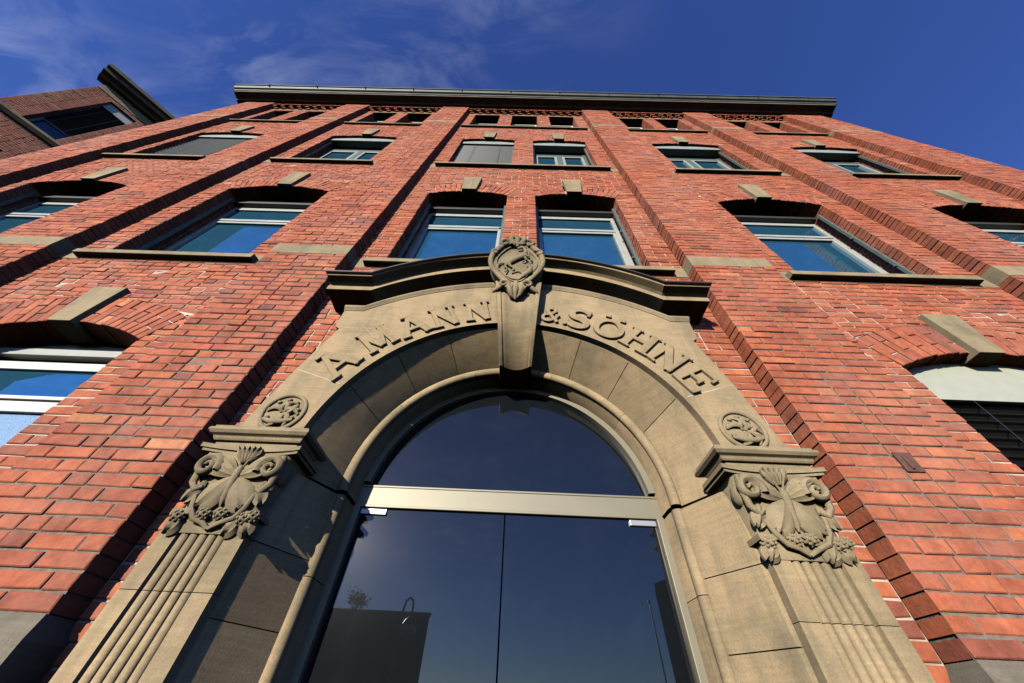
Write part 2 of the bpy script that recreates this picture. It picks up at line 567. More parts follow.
class Bricks:
    """collects bricks as four front corners + depth in a local frame, builds them as one mesh with its mortar bed"""

    def __init__(self):
        self.q, self.dep, self.tone, self.fr = [], [], [], []
        self.bed = []

    def brick(self, fr, p, depth, lift=0.0):
        self.q.append(p); self.dep.append((lift, depth)); self.fr.append(fr)
        self.tone.append(float(np.clip(RNG.normal(0.53, 0.145), 0, 1)) if RNG.random() > 0.05 else float(RNG.random()))

    def build(self, name, mats, parent, frames, jitter=0.0022, chamfer=0.0055, bed_depth=0.009):
        n = len(self.q)
        q = np.array(self.q)                                 # n,4,2
        q = q + RNG.normal(0, 0.0021, q.shape)
        cen = q.mean(1, keepdims=True)
        nx = np.roll(q, -1, 1) - q
        pv = np.roll(q, 1, 1) - q
        l1 = np.linalg.norm(nx, axis=2, keepdims=True)
        l2 = np.linalg.norm(pv, axis=2, keepdims=True)
        c = np.minimum(chamfer, 0.3 * np.minimum(l1, l2))
        inner = q + c * nx / np.maximum(l1, 1e-6) + c * pv / np.maximum(l2, 1e-6)
        lift = np.array([d[0] for d in self.dep])[:, None] + RNG.normal(0, jitter, (n, 1)) - np.where(RNG.random((n, 1)) < 0.02, 0.005, 0.0)
        tilt = RNG.normal(0, 0.0015, (n, 4))
        d_in = lift + tilt
        d_out = lift + tilt - chamfer * 0.8
        d_bk = -np.array([d[1] for d in self.dep])[:, None] + np.zeros((n, 4))
        O = np.array([frames[k][0] for k in self.fr]); U = np.array([frames[k][1] for k in self.fr])
        NN = np.array([frames[k][2] for k in self.fr])
        Z = np.array([0, 0, 1.0])

        def W(p, d):
            return O[:, None, :] + U[:, None, :] * p[..., :1] + Z * p[..., 1:2] + NN[:, None, :] * d[..., None]
        V = np.concatenate([W(inner, d_in), W(q, d_out), W(q, d_bk)], 1)    # n,12,3
        hand = np.einsum('ij,ij->i', np.cross(U, Z), NN) > 0
        F = [[0, 1, 2, 3]] + [[4 + i, 4 + (i + 1) % 4, (i + 1) % 4, i] for i in range(4)] + \
            [[8 + i, 8 + (i + 1) % 4, 4 + (i + 1) % 4, 4 + i] for i in range(4)]
        F = np.array(F)
        idx = np.where(hand[:, None, None], F[None], F[None, :, ::-1]) + (np.arange(n) * 12)[:, None, None]
        verts = V.reshape(-1, 3)
        faces = idx.reshape(-1, 4)
        mi = np.zeros(len(faces), int)
        tone = np.repeat(np.array(self.tone), 12)
        bv, bf = [], []
        for fr, p in self.bed:
            o, u, nn = (np.array(k, float) for k in frames[fr])
            s = len(verts) + len(bv)
            bv.extend([o + u * a + Z * b - nn * bed_depth for a, b in p])
            bf.append([s, s + 1, s + 2, s + 3])
        if bv:
            verts = np.concatenate([verts, np.array(bv)])
            faces = np.concatenate([faces, np.array(bf)])
            mi = np.concatenate([mi, np.ones(len(bf), int)])
            tone = np.concatenate([tone, np.full(len(bv), 0.5)])
        me = bpy.data.meshes.new(name)
        me.from_pydata(verts.tolist(), [], faces.tolist())
        for m in mats:
            me.materials.append(m)
        me.polygons.foreach_set('material_index', mi.tolist())
        a = me.attributes.new('tone', 'FLOAT', 'POINT')
        a.data.foreach_set('value', tone.tolist())
        me.update()
        o = bpy.data.objects.new(name, me)
        COL.objects.link(o)
        if parent is not None:
            o.parent = parent
        return o

    def row(self, fr, r, z0, z1, xa, xb, cl=None, cr=None, ext=None, depth=0.03, corner=None):
        """one course from xa to xb. cl / cr: (long?, side depth) of a free corner at that end. ext(x): lower limit of z"""
        if xb - xa < 0.03:
            return
        units = []
        L = xb - xa
        left, right = [], []
        if cl is not None:
            left = [(0.12 if cl == 'deep' else 0.25)]
        if cr is not None:
            right = [(0.12 if cr == 'deep' else 0.25)]
        rest = L - sum(left) - sum(right)
        if rest < 0.06:
            tot = left + right or [1.0]
            units = tot
        else:
            mid, s = [], 0.0
            seq = 0
            while s < rest - 0.05:
                if r % 2 == 0:
                    w = 0.1305 if RNG.random() > 0.06 else 0.26
                else:
                    w = 0.2605 if seq % 2 == 0 else 0.1305
                    if RNG.random() < 0.12:
                        w = 0.391 - w
                seq += 1
                mid.append(w); s += w
            if s > rest + 0.06 and len(mid) > 1:
                s -= mid.pop()
            k = rest / s
            units = left + [w * k for w in mid] + right
        sc = L / sum(units)
        x = xa
        nU = len(units)
        for i, w in enumerate(units):
            w *= sc
            a = x + (0 if i == 0 and cl is not None else JT / 2)
            b = x + w - (0 if i == nU - 1 and cr is not None else JT / 2)
            dep = depth
            if i == 0 and cl is not None:
                dep = corner or (0.25 if cl == 'deep' else 0.12)
            if i == nU - 1 and cr is not None:
                dep = max(dep, corner or (0.25 if cr == 'deep' else 0.12))
            x += w
            lo0 = lo1 = z0 + JT / 2
            hi = z1 - JT / 2
            if ext is not None:
                lo0, lo1 = max(lo0, ext(a)), max(lo1, ext(b))
                if lo0 > hi - 0.01 and lo1 > hi - 0.01:
                    continue
                lo0, lo1 = min(lo0, hi - 0.004), min(lo1, hi - 0.004)
            self.brick(fr, [(a, lo0), (b, lo1), (b, hi), (a, hi)], dep)
        self.bed.append((fr, [(xa, z0), (xb, z0), (xb, z1), (xa, z1)]))


# ------------------------------------------------------------------ ground, pavement, road
mb = MB(); mb.add([(-2500, -2500, -0.13), (2500, -2500, -0.13), (2500, 2500, -0.13), (-2500, 2500, -0.13)], [(0, 1, 2, 3)])
tag(mb.build('ground', M_GROUND), kind='structure')
mb = MB(); mb.box(-40, 40, -4.6, 0.6, -0.3, 0.0)
tag(mb.build('pavement', M_PAVE, bevel=0.02), kind='structure')

# ------------------------------------------------------------------ the brick building
HOUSE = empty('brick_building')
tag(HOUSE, 'tall red brick factory building with sandstone entrance arch and segmental windows', 'building')

PA, PB, PC, PD, PE = 1.919, 2.80, 5.322, 6.14, 8.632
XL, XR = -9.62, 9.93
PY = -0.145
Z0 = 1.71 - 14 * BH
ZT = 15.58
FZ = 15.20           # underside of the corbelled frieze
BANDS = [(4.907, 5.115), (12.82, 13.0)]


class Opening:
    def __init__(s, xc, hw, sill, spring, rise, ring, kw, kz):
        s.xc, s.hw, s.sill, s.spring, s.rise, s.ring, s.kw, s.kz = xc, hw, sill, spring, rise, ring, kw, kz
        if rise:
            s.rad = (hw * hw + rise * rise) / (2 * rise)
            s.zc = spring + rise - s.rad
            s.th = math.asin(hw / s.rad)
            s.xo = (s.rad + ring) * math.sin(s.th)
            s.zo = s.zc + (s.rad + ring) * math.cos(s.th)

    def half(s, z):
        if z < s.sill or (not s.rise and z > s.spring):
            return None
        if z < s.spring:
            return s.hw
        if z < s.zo:
            return s.hw + (s.xo - s.hw) * (z - s.spring) / (s.zo - s.spring)
        return None

    def ext(s, x):
        d = abs(x - s.xc)
        if d >= s.xo:
            return -1e9
        return s.zc + math.sqrt((s.rad + s.ring) ** 2 - d * d) + 0.006


SIDE = [(-7.53, 0.845, 'LL'), (-4.08, 0.85, 'L'), (4.08, 0.85, 'R'), (7.53, 0.845, 'RR')]
OPEN = {'LL': [], 'L': [], 'C': [], 'R': [], 'RR': []}
for xc, hw, bay in SIDE:
    OPEN[bay].append(('1F', Opening(xc, hw, 1.25, 3.574, 0.206, 0.37, 0.22, (3.735, 4.27))))
    OPEN[bay].append(('2F', Opening(xc, hw, 5.0, 7.35, 0.205, 0.37, 0.25, (7.53, 8.16))))
    OPEN[bay].append(('3F', Opening(xc, hw, 9.02, 11.44, 0.13, 0.25, 0.25, (11.56, 12.15))))
for xc in (-0.8975, 0.8975):
    OPEN['C'].append(('2F', Opening(xc, 0.6675, 5.0, 7.40, 0.16, 0.37, 0.25, (7.54, 8.16))))
    OPEN['C'].append(('3F', Opening(xc, 0.6675, 9.02, 11.46, 0.11, 0.25, 0.25, (11.56, 12.15))))
for xc in (-1.235, -0.01, 1.2):
    OPEN['C'].append(('AT', Opening(xc, 0.41, 13.02, 15.03, 0, 0, 0, None)))
for xc in (-4.67, -3.50): OPEN['L'].append(('AT', Opening(xc, 0.40, 13.02, 15.03, 0, 0, 0, None)))
for xc in (3.50, 4.67): OPEN['R'].append(('AT', Opening(xc, 0.40, 13.02, 15.03, 0, 0, 0, None)))
for xc in (-8.05, -6.92): OPEN['LL'].append(('AT', Opening(xc, 0.34, 13.02, 15.0, 0, 0, 0, None)))
for xc in (6.92, 8.05): OPEN['RR'].append(('AT', Opening(xc, 0.34, 13.02, 15.0, 0, 0, 0, None)))

FR_FRONT = (np.array([0, 0, 0.0]), np.array([1.0, 0, 0]), np.array([0, -1.0, 0]))
FR_PIL = (np.array([0, PY, 0.0]), np.array([1.0, 0, 0]), np.array([0, -1.0, 0]))


def in_portal(z, x0, x1):
    """bricks behind the sandstone portal are left out"""
    return None


def bay_wall(x0, x1, ops, portal=False):
    B = Bricks()
    frames = {'f': FR_FRONT}
    nrow = int(math.ceil((FZ + 0.3 - Z0) / BH))
    for k, (_, o) in enumerate(ops):
        frames['l%d' % k] = (np.array([o.xc - o.hw, 0, 0]), np.array([0, 1.0, 0]), np.array([1.0, 0, 0]))
        frames['r%d' % k] = (np.array([o.xc + o.hw, 0, 0]), np.array([0, 1.0, 0]), np.array([-1.0, 0, 0]))
    for r in range(nrow):
        za, zb = Z0 + r * BH, Z0 + (r + 1) * BH
        zm = 0.5 * (za + zb)
        cuts = []
        exts = []
        for k, (kind, o) in enumerate(ops):
            h = o.half(zm)
            if h is not None:
                cuts.append((o.xc - h, o.xc + h, zm < o.spring, k))
            if o.rise and o.zo - 0.01 <= zb < o.zc + o.rad + o.ring + 0.1:
                exts.append(o)
        if portal:
            if zm < 2.6:
                cuts.append((-1.45, 1.45, False, -1))
            elif zm < 3.95:
                cuts.append((-1.3, 1.3, False, -1))
        cuts.sort()
        ext = None
        if exts:
            ext = lambda x, e=exts: max(o.ext(x) for o in e)
        x = x0
        left = None
        segs = []
        for a, b, free, k in cuts:
            c = ('deep' if r % 2 else 'long') if free else None
            segs.append((x, a, left, c))
            x, left = b, c
            if free:
                o = ops[k][1]
                s = 0.12 + JT if c == 'long' else 0.25 + JT
                for f in ('l%d' % k, 'r%d' % k):
                    if s < 0.2:
                        B.brick(f, [(s, za + JT / 2), (s + 0.12, za + JT / 2), (s + 0.12, zb - JT / 2), (s, zb - JT / 2)], 0.02)
                        B.brick(f, [(s + .13, za + JT / 2), (s + .23, za + JT / 2), (s + .23, zb - JT / 2), (s + .13, zb - JT / 2)], 0.02)
                    else:
                        B.brick(f, [(s, za + JT / 2), (s + 0.10, za + JT / 2), (s + 0.10, zb - JT / 2), (s, zb - JT / 2)], 0.02)
                    B.bed.append((f, [(0.02, za), (0.36, za), (0.36, zb), (0.02, zb)]))
        segs.append((x, x1, left, None))
        for a, b, cl, cr in segs:
            B.row('f', r, za, zb, a, b, cl, cr, ext)
    # segmental arches: voussoir bricks on edge, a brick and a half high
    for kind, o in ops:
        if not o.rise:
            continue
        kth = (o.kw / 2 + 0.03) / (o.rad + 0.15)
        n = int(round((o.th - kth) * o.rad / 0.0765))
        for sgn in (-1, 1):
            for i in range(n):
                a0 = kth + (o.th - kth) * i / n + 0.004 / o.rad
                a1 = kth + (o.th - kth) * (i + 1) / n - 0.004 / o.rad
                if o.ring > 0.3:
                    parts = [(0, 0.25), (0.26, o.ring)] if i % 2 else [(0, 0.115), (0.125, o.ring)]
                else:
                    parts = [(0, o.ring)] if i % 2 else [(0, 0.12), (0.13, o.ring)]
                for p0, p1 in parts:
                    pts = []
                    for a, rr in ((a0, p0), (a1, p0), (a1, p1), (a0, p1)):
                        pts.append((o.xc + sgn * (o.rad + rr) * math.sin(a), o.zc + (o.rad + rr) * math.cos(a)))
                    if sgn > 0:
                        pts = pts
                    else:
                        pts = [pts[1], pts[0], pts[3], pts[2]]
                    # a ring brick runs x upward like a flat one: lower edge first
                    B.brick('f', pts, 0.25 if p0 == 0 else 0.05, 0.003)
                a0 = kth * 0.5 + (o.th - kth * 0.5) * i / n
                a1 = kth * 0.5 + (o.th - kth * 0.5) * (i + 1) / n
                pts = [(o.xc + sgn * (o.rad + rr) * math.sin(a), o.zc + (o.rad + rr) * math.cos(a))
                       for a, rr in ((a0, 0.004), (a1, 0.004), (a1, o.ring + 0.006), (a0, o.ring + 0.006))]
                B.bed.append(('f', pts if sgn > 0 else [pts[1], pts[0], pts[3], pts[2]]))
    return B.build('wall', [M_BRICK, M_MORT_L], HOUSE, frames)


BAYS = {'LL': (-PE, -PD), 'L': (-PC, -PB), 'C': (-PA, PA), 'R': (PB, PC), 'RR': (PD, PE)}
for bay, (a, b) in BAYS.items():
    bay_wall(a, b, OPEN[bay], bay == 'C')


def pilaster(x0, x1, extra_side=False):
    B = Bricks()
    frames = {'f': FR_PIL}
    nrow = int(math.ceil((ZT - 1.71) / BH))
    for r in range(nrow):
        za, zb = 1.71 + r * BH, 1.71 + (r + 1) * BH
        if any(za > b0 - 0.01 and zb < b1 + 0.01 for b0, b1 in BANDS):
            continue
        c = 'deep' if r % 2 else 'long'
        B.row('f', r, za, zb, x0, x1, c, c, corner=0.150)
    # mortar bed at the flanks
    frames['l'] = (np.array([x0, PY, 0]), np.array([0, 1.0, 0]), np.array([-1.0, 0, 0]))
    frames['r'] = (np.array([x1, PY, 0]), np.array([0, 1.0, 0]), np.array([1.0, 0, 0]))
    for f in ('l', 'r'):
        B.bed.append((f, [(0.009, 1.71), (0.16, 1.71), (0.16, ZT), (0.009, ZT)]))
    return B.build('pilaster', [M_BRICK, M_MORT_D], HOUSE, frames)


PILS = [(XL, -PE), (-PD, -PC), (-PB, -PA), (PA, PB), (PC, PD), (PE, XR)]
for a, b in PILS:
    pilaster(a, b)
    for b0, b1 in BANDS:
        mb = MB()
        e = 0.004
        mb.box(a - e, b + e, PY - e, -0.002, b0, b1)
        mb.build('stone_band', M_STONE2, HOUSE, bevel=0.006)
    mb = MB()
    mb.box(a - 0.05, b + 0.05, PY - 0.06, -0.002, 0, 1.62)
    vs = [(a - 0.05, PY - 0.06, 1.62), (b + 0.05, PY - 0.06, 1.62), (b + 0.004, PY - 0.004, 1.708), (a - 0.004, PY - 0.004, 1.708),
          (a - 0.05, 0, 1.62), (b + 0.05, 0, 1.62), (b + 0.004, 0, 1.708), (a - 0.004, 0, 1.708)]
    mb.add(vs, [(0, 1, 2, 3), (1, 5, 6, 2), (4, 0, 3, 7), (3, 2, 6, 7)])
    mb.build('stone_plinth', M_PLINTH, HOUSE)

# the body of the building behind the facing (flanks, top)
mb = MB()
mb.box(XL + 0.02, XL + 0.3, -0.02, 13, 0, ZT)
mb.box(XR - 0.3, XR - 0.02, -0.02, 13, 0, ZT)
mb.box(XL + 0.3, XR - 0.3, 12.7, 13, 0, ZT)
mb.build('side_wall', M_BRICK, HOUSE)
for a, b in [v for k, v in BAYS.items() if k != 'C'] + [(-PA, -1.55), (1.55, PA)]:
    mb = MB()
    mb.box(a, b, -0.06 if b - a > 1 else -0.015, 0.28, 0, Z0)
    mb.build('stone_plinth', M_PLINTH, HOUSE, bevel=0.01)
# dark rooms behind the windows: one backing sheet per storey zone
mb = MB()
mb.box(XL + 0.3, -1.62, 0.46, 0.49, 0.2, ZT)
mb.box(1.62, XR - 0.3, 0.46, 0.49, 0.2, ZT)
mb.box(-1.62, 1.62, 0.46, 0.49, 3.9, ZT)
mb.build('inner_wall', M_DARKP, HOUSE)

# sills, flush stones beside them, keystones, lintels
def sill(xa, xb, z, flush=None, proj=0.081, t=0.07):
    mb = MB()
    prof = [(0.24, 0.0), (0.0, -0.012), (-proj, -0.03), (-proj, -0.03 - t), (-proj + 0.02, -0.035 - t), (0.03, -0.035 - t)]
    rows = [[(x, y, z + 0.012 + dz) for y, dz in prof] for x in (xa, xb)]
    mb.grid(rows)
    n = len(prof)
    mb.add(rows[0], [tuple(range(n))]); mb.add(rows[1], [tuple(range(n))[::-1]])
    if flush:
        mb.box(flush[0], flush[1], -0.006, 0.03, z - 0.115, z + 0.085)
    return mb.build('window_sill', M_STONE2, HOUSE, bevel=0.004)


for z in (5.0, 9.02):
    sill(-1.753, 1.753, z, (-PA, PA))
    for s in (-1, 1):
        sill(*sorted((s * 3.034, s * 5.108)), z, tuple(sorted((s * (PB + .02), s * PC))))
        sill(*sorted((s * 6.48, s * 8.57)), z, tuple(sorted((s * PD, s * PE))))
for xc, hw, bay in SIDE:
    sill(xc - hw - 0.2, xc + hw + 0.2, 1.25)
sill(-1.83, 1.81, 13.02, None, 0.06, 0.06)
for s in (-1, 1):
    sill(*sorted((s * 2.93, s * 5.22)), 13.02, None, 0.06, 0.06)
    sill(*sorted((s * 6.4, s * 8.59)), 13.02, None, 0.06, 0.06)
for bay, (a, b) in BAYS.items():
    mb = MB()
    mb.box(a, b, -0.008, 0.2, 15.035, 15.125)
    mb.build('stone_lintel', M_STONE2, HOUSE, bevel=0.004)

for bay in OPEN:
    for kind, o in OPEN[bay]:
        if not o.rise:
            continue
        k0, k1 = o.kz
        w0, w1 = o.kw / 2, o.kw / 2 * (1.5 if kind == '1F' else 1.32)
        mb = MB()
        yf = -0.045
        vs = []
        for z, w, y in ((k0, w0, yf), (k1, w1, yf - 0.004)):
            vs += [(o.xc - w, y, z), (o.xc + w, y, z)]
        for z, w in ((k0 + (0.005), w0), (k1, w1)):
            vs += [(o.xc - w, 0.24, z), (o.xc + w, 0.24, z)]
        mb.add(vs, [(0, 1, 3, 2), (1, 5, 7, 3), (4, 0, 2, 6), (2, 3, 7, 6), (0, 4, 5, 1)])
        mb.build('keystone', M_STONE2, HOUSE, bevel=0.006)

# corbelled brick frieze under the eaves
frz = {'a': (np.array([0, -0.045, 0]), np.array([1.0, 0, 0]), np.array([0, -1.0, 0])),
       'b': (np.array([0, -0.085, 0]), np.array([1.0, 0, 0]), np.array([0, -1.0, 0])),
       'c': (np.array([0, -0.125, 0]), np.array([1.0, 0, 0]), np.array([0, -1.0, 0]))}
for bay, (a, b) in BAYS.items():
    B = Bricks()
    n = int((b - a) / 0.26)
    st = (b - a) / n
    z = 15.21
    for i in range(n):
        x = a + st * (i + 0.5)
        B.brick('a', [(x - 0.062, z), (x + 0.062, z), (x + 0.062, z + 0.066), (x - 0.062, z + 0.066)], 0.06)
        B.brick('b', [(x - 0.125, z + 0.077), (x + 0.0, z + 0.077), (x + 0.0, z + 0.143), (x - 0.125, z + 0.143)], 0.10)
        for j in (-0.25, 0.25):
            B.brick('c', [(x + st * j - 0.06, z + 0.154), (x + st * j + 0.06, z + 0.154), (x + st * j + 0.06, z + 0.22), (x + st * j - 0.06, z + 0.22)], 0.14)
    B.build('corbel_frieze', [M_BRICK, M_MORT_D], HOUSE, frz)

# main eaves cornice with gutter
def profile_sweep(mb, prof, xa, xb, z, mi=0, returns=True):
    n = len(prof)
    rows = [[(x, y, z + dz) for y, dz in prof] for x in (xa, xb)]
    mb.grid(rows, mi=mi)
    mb.add(rows[0], [tuple(range(n))], mi); mb.add(rows[1], [tuple(range(n))[::-1]], mi)


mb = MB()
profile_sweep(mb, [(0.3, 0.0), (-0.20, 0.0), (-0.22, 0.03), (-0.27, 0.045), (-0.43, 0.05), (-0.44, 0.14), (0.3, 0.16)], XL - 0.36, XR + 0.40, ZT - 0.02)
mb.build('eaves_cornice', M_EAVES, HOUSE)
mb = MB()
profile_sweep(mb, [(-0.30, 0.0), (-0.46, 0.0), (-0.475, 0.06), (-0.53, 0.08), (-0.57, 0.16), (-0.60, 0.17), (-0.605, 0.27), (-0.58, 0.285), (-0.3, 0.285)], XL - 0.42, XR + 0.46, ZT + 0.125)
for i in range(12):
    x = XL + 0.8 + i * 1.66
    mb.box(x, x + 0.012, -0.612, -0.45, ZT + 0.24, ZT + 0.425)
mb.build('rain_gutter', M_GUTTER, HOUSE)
mb = MB()
mb.add([(XL - .4, -0.5, ZT + .4), (XR + .4, -0.5, ZT + .4), (XR + .4, 6.5, ZT + 2.6), (XL - .4, 6.5, ZT + 2.6), (XR + .4, 13.4, ZT + .4), (XL - .4, 13.4, ZT + .4)],
       [(0, 1, 2, 3), (3, 2, 4, 5)])
mb.build('roof', M_ROOF, HOUSE)


# ------------------------------------------------------------------ windows
def frame_bar(mb, x0, x1, z0, z1, y, t=0.055, mi=0):
    mb.box(x0, x1, y, y + t, z0, z1, mi)


def arch_panel(o, z0, y, name, mat, parent, shrink=0.0, t=0.02):
    mb = MB()
    pts = [(o.xc - o.hw + shrink, z0), (o.xc + o.hw - shrink, z0)]
    n = 14
    for i in range(n + 1):
        x = o.hw - shrink - 2 * (o.hw - shrink) * i / n
        pts.append((o.xc + x, o.zc + math.sqrt(o.rad ** 2 - x * x) + 0.015))
    mb.prism(pts, y, y + t)
    return mb.build(name, mat, parent)


def pane(parent, x0, x1, z0, z1, y, mat=None, name='pane'):
    mb = MB()
    mb.box(x0, x1, y, y + 0.012, z0, z1)
    o = mb.build(name, mat or M_WING, parent)
    return o


def slats(parent, x0, x1, z0, z1, y, mat, pitch=0.075, tilt=55, wid=0.08, name='blind'):
    mb = MB()
    n = int((z1 - z0) / pitch)
    c, s = math.cos(R(tilt)) * wid / 2, math.sin(R(tilt)) * wid / 2
    for i in range(n):
        z = z0 + pitch * (i + 0.5)
        dz = random.uniform(-.002, .002)
        vs = []
        for k in range(4):
            a = k / 3 * 2 - 1
            bow = 0.006 * (1 - a * a)
            vs.append((y + c * a, z + s * a * -1 + bow + dz))
        top = [(x0, yy, zz) for yy, zz in vs] + [(x1, yy, zz) for yy, zz in vs]
        fs = [(k, k + 1, k + 5, k + 4) for k in range(3)]
        o = len(mb.v)
        mb.add(top, fs)
        mb.add([(a, b, d - 0.0025) for a, b, d in top], [f[::-1] for f in fs])
    for f in (0.25, 0.75):
        x = x0 + (x1 - x0) * f
        mb.box(x - 0.004, x + 0.004, y - wid / 2 - 0.006, y - wid / 2 - 0.004, z0, z1)
    return mb.build(name, mat, parent)


def window_second(o):
    x0, x1 = o.xc - o.hw, o.xc + o.hw
    y = 0.29
    mb = MB()
    frame_bar(mb, x0, x0 + 0.06, 5.0, 7.27, y); frame_bar(mb, x1 - 0.06, x1, 5.0, 7.27, y)
    frame_bar(mb, x0 + .06, x1 - .06, 7.18, 7.27, y + 0.002); frame_bar(mb, x0 + .06, x1 - .06, 5.0, 5.08, y + 0.002)
    frame_bar(mb, x0 + .06, x1 - .06, 6.70, 6.765, y - 0.012, 0.07)
    f = mb.build('window', M_GREYFR, HOUSE, bevel=0.006)
    # opening casement inside the fixed frame
    mb = MB()
    a, b = x0 + 0.064, x1 - 0.064
    frame_bar(mb, a, a + 0.052, 5.085, 6.685, y - 0.008); frame_bar(mb, b - 0.052, b, 5.085, 6.685, y - 0.008)
    frame_bar(mb, a + .052, b - .052, 6.63, 6.685, y - 0.006); frame_bar(mb, a + .052, b - .052, 5.085, 5.15, y - 0.006)
    mb.build('casement', M_GREYFR, f, bevel=0.006)
    pane(f, a + 0.052, b - 0.052, 5.15, 6.63, y + 0.03)
    pane(f, x0 + 0.06, x1 - 0.06, 6.77, 7.18, y + 0.03)
    mb = MB()
    mb.box(x0, x1, 0.21, 0.33, 7.285, 7.36)
    mb.build('blind_box', M_BRONZE, f, bevel=0.006)
    arch_panel(o, 7.36, 0.29, 'arch_panel', M_DARKP, f)
    for s in (-1, 1):
        mb = MB()
        xx = o.xc + s * (o.hw - 0.03)
        mb.box(xx - 0.02, xx + 0.02, 0.13, 0.17, 5.0, 7.28)
        for zz in (5.6, 6.4):
            mb.box(xx - 0.025 - (0.03 if s > 0 else -0.03), xx + 0.0, 0.14, 0.16, zz, zz + 0.03)
        mb.build('guide_rail', M_GREEN, f, bevel=0.003)
    return f


def window_third(o, closed):
    x0, x1 = o.xc - o.hw, o.xc + o.hw
    y = 0.25
    mb = MB()
    frame_bar(mb, x0, x0 + 0.07, 9.02, 11.30, y); frame_bar(mb, x1 - 0.07, x1, 9.02, 11.30, y)
    frame_bar(mb, x0 + .07, x1 - .07, 11.02, 11.12, y - 0.01, 0.07)
    frame_bar(mb, x0 + .07, x1 - .07, 9.02, 9.10, y + 0.002)
    frame_bar(mb, x0 + .07, x1 - .07, 11.24, 11.30, y + 0.002)
    frame_bar(mb, o.xc - 0.06, o.xc + 0.06, 9.10, 11.02, y - 0.012, 0.07)
    f = mb.build('window', M_GREEN if not closed else M_GREYFR, HOUSE, bevel=0.006)
    for s in (-1, 1):
        a, b = sorted((o.xc + s * 0.065, o.xc + s * (o.hw - 0.075)))
        mb = MB()
        frame_bar(mb, a, a + 0.06, 9.11, 11.01, y - 0.006); frame_bar(mb, b - 0.06, b, 9.11, 11.01, y - 0.006)
        frame_bar(mb, a + .06, b - .06, 10.94, 11.01, y - 0.004); frame_bar(mb, a + .06, b - .06, 9.11, 9.18, y - 0.004)
        mb.build('casement', M_BOX, f, bevel=0.005)
        pane(f, a + 0.06, b - 0.06, 9.18, 10.94, y + 0.03)
    pane(f, x0 + .07, x1 - .07, 11.12, 11.24, y + 0.03)
    # external blind box following the segmental arch
    arch_panel(o, 11.27, 0.06, 'blind_box', M_BOX, f, 0.01, 0.16)
    if closed:
        if o.hw > 0.8:
            slats(f, x0 + 0.03, x1 - 0.03, 9.06, 11.27, 0.13, M_SLAT, 0.10, 52, 0.10)
        else:
            slats(f, x0 + 0.03, x1 - 0.03, 9.06, 11.27, 0.13, M_SLATL, 0.10, 58, 0.105)
    for s in (-1, 1):
        mb = MB()
        xx = o.xc + s * (o.hw - 0.025)
        mb.box(xx - 0.018, xx + 0.018, 0.10, 0.14, 9.02, 11.26)
        mb.build('guide_rail', M_GREEN, f, bevel=0.003)
    return f


def window_first(o, closed):
    x0, x1 = o.xc - o.hw, o.xc + o.hw
    y = 0.29
    mb = MB()
    frame_bar(mb, x0, x0 + 0.07, 1.25, 3.57, y); frame_bar(mb, x1 - 0.07, x1, 1.25, 3.57, y)
    frame_bar(mb, x0 + .07, x1 - .07, 3.44, 3.53, y + 0.002)
    frame_bar(mb, x0 + .07, x1 - .07, 3.105, 3.14, y - 0.014, 0.07)
    frame_bar(mb, x0 + .07, x1 - .07, 2.99, 3.09, y - 0.004)
    frame_bar(mb, x0 + .07, x1 - .07, 1.25, 1.35, y + 0.002)
    f = mb.build('window', M_WHITE, HOUSE, bevel=0.005)
    pane(f, x0 + .07, x1 - .07, 3.14, 3.44, y + 0.03)
    pane(f, x0 + .07, x1 - .07, 1.35, 2.99, y + 0.03, M_FROST, 'frosted_pane')
    if closed:
        arch_panel(o, 3.34, 0.13, 'arch_panel', M_CREAM, f, 0.012, 0.03)
        slats(f, x0 + 0.03, x1 - 0.03, 1.35, 3.33, 0.165, M_SLATD, 0.075, 30)
        mb = MB()
        mb.box(x0, x1, 0.25, 0.27, 1.25, 3.45)
        mb.build('dark_backing', M_DARKP, f)
    else:
        arch_panel(o, 3.65, y, 'arch_panel', M_WHITE, f, 0.005, 0.03)
        mb = MB()
        mb.box(x0, x1, 0.235, 0.31, 3.565, 3.645)
        mb.build('blind_box', M_GREYFR, f, bevel=0.004)
    return f


for bay in ('LL', 'L', 'C', 'R', 'RR'):
    for kind, o in OPEN[bay]:
        if kind == '2F':
            window_second(o)
        elif kind == '3F':
            window_third(o, bay == 'LL' or (bay == 'C' and o.xc < 0))
        elif kind == '1F':
            window_first(o, bay in ('R', 'RR'))
        else:
            x0, x1 = o.xc - o.hw, o.xc + o.hw
            mb = MB()
            frame_bar(mb, x0, x0 + .06, 13.02, 15.03, 0.235); frame_bar(mb, x1 - .06, x1, 13.02, 15.03, 0.235)
            frame_bar(mb, x0 + .06, x1 - .06, 14.9, 15.03, 0.237); frame_bar(mb, x0 + .06, x1 - .06, 13.02, 13.12, 0.237)
            f = mb.build('window', M_WHITE, HOUSE, bevel=0.005)
            pane(f, x0 + .06, x1 - .06, 13.12, 14.9, 0.26)

# iron anchor plate in the right hand pilaster
mb = MB()
mb.box(2.305, 2.405, PY - 0.012, PY + 0.01, 2.525, 2.65)
mb.box(2.335, 2.352, PY - 0.022, PY - 0.010, 2.54, 2.62)
mb.build('anchor_plate', M_RUST, HOUSE, bevel=0.003)

# ------------------------------------------------------------------ sandstone portal
ZS, QY = 2.456, -0.20
RA = 1.265


def pol(r, a, y):
    """a in degrees from the crown, positive to the right"""
    return (r * math.sin(R(a)), y, ZS + r * math.cos(R(a)))


EXTR = [(1.648, 2.557), (1.645, 2.62), (1.60, 2.83), (1.545, 3.10), (1.485, 3.34), (1.425, 3.565), (1.47, 3.60), (1.478, 3.825), (1.30, 3.835)]
CORN_R = 2.15


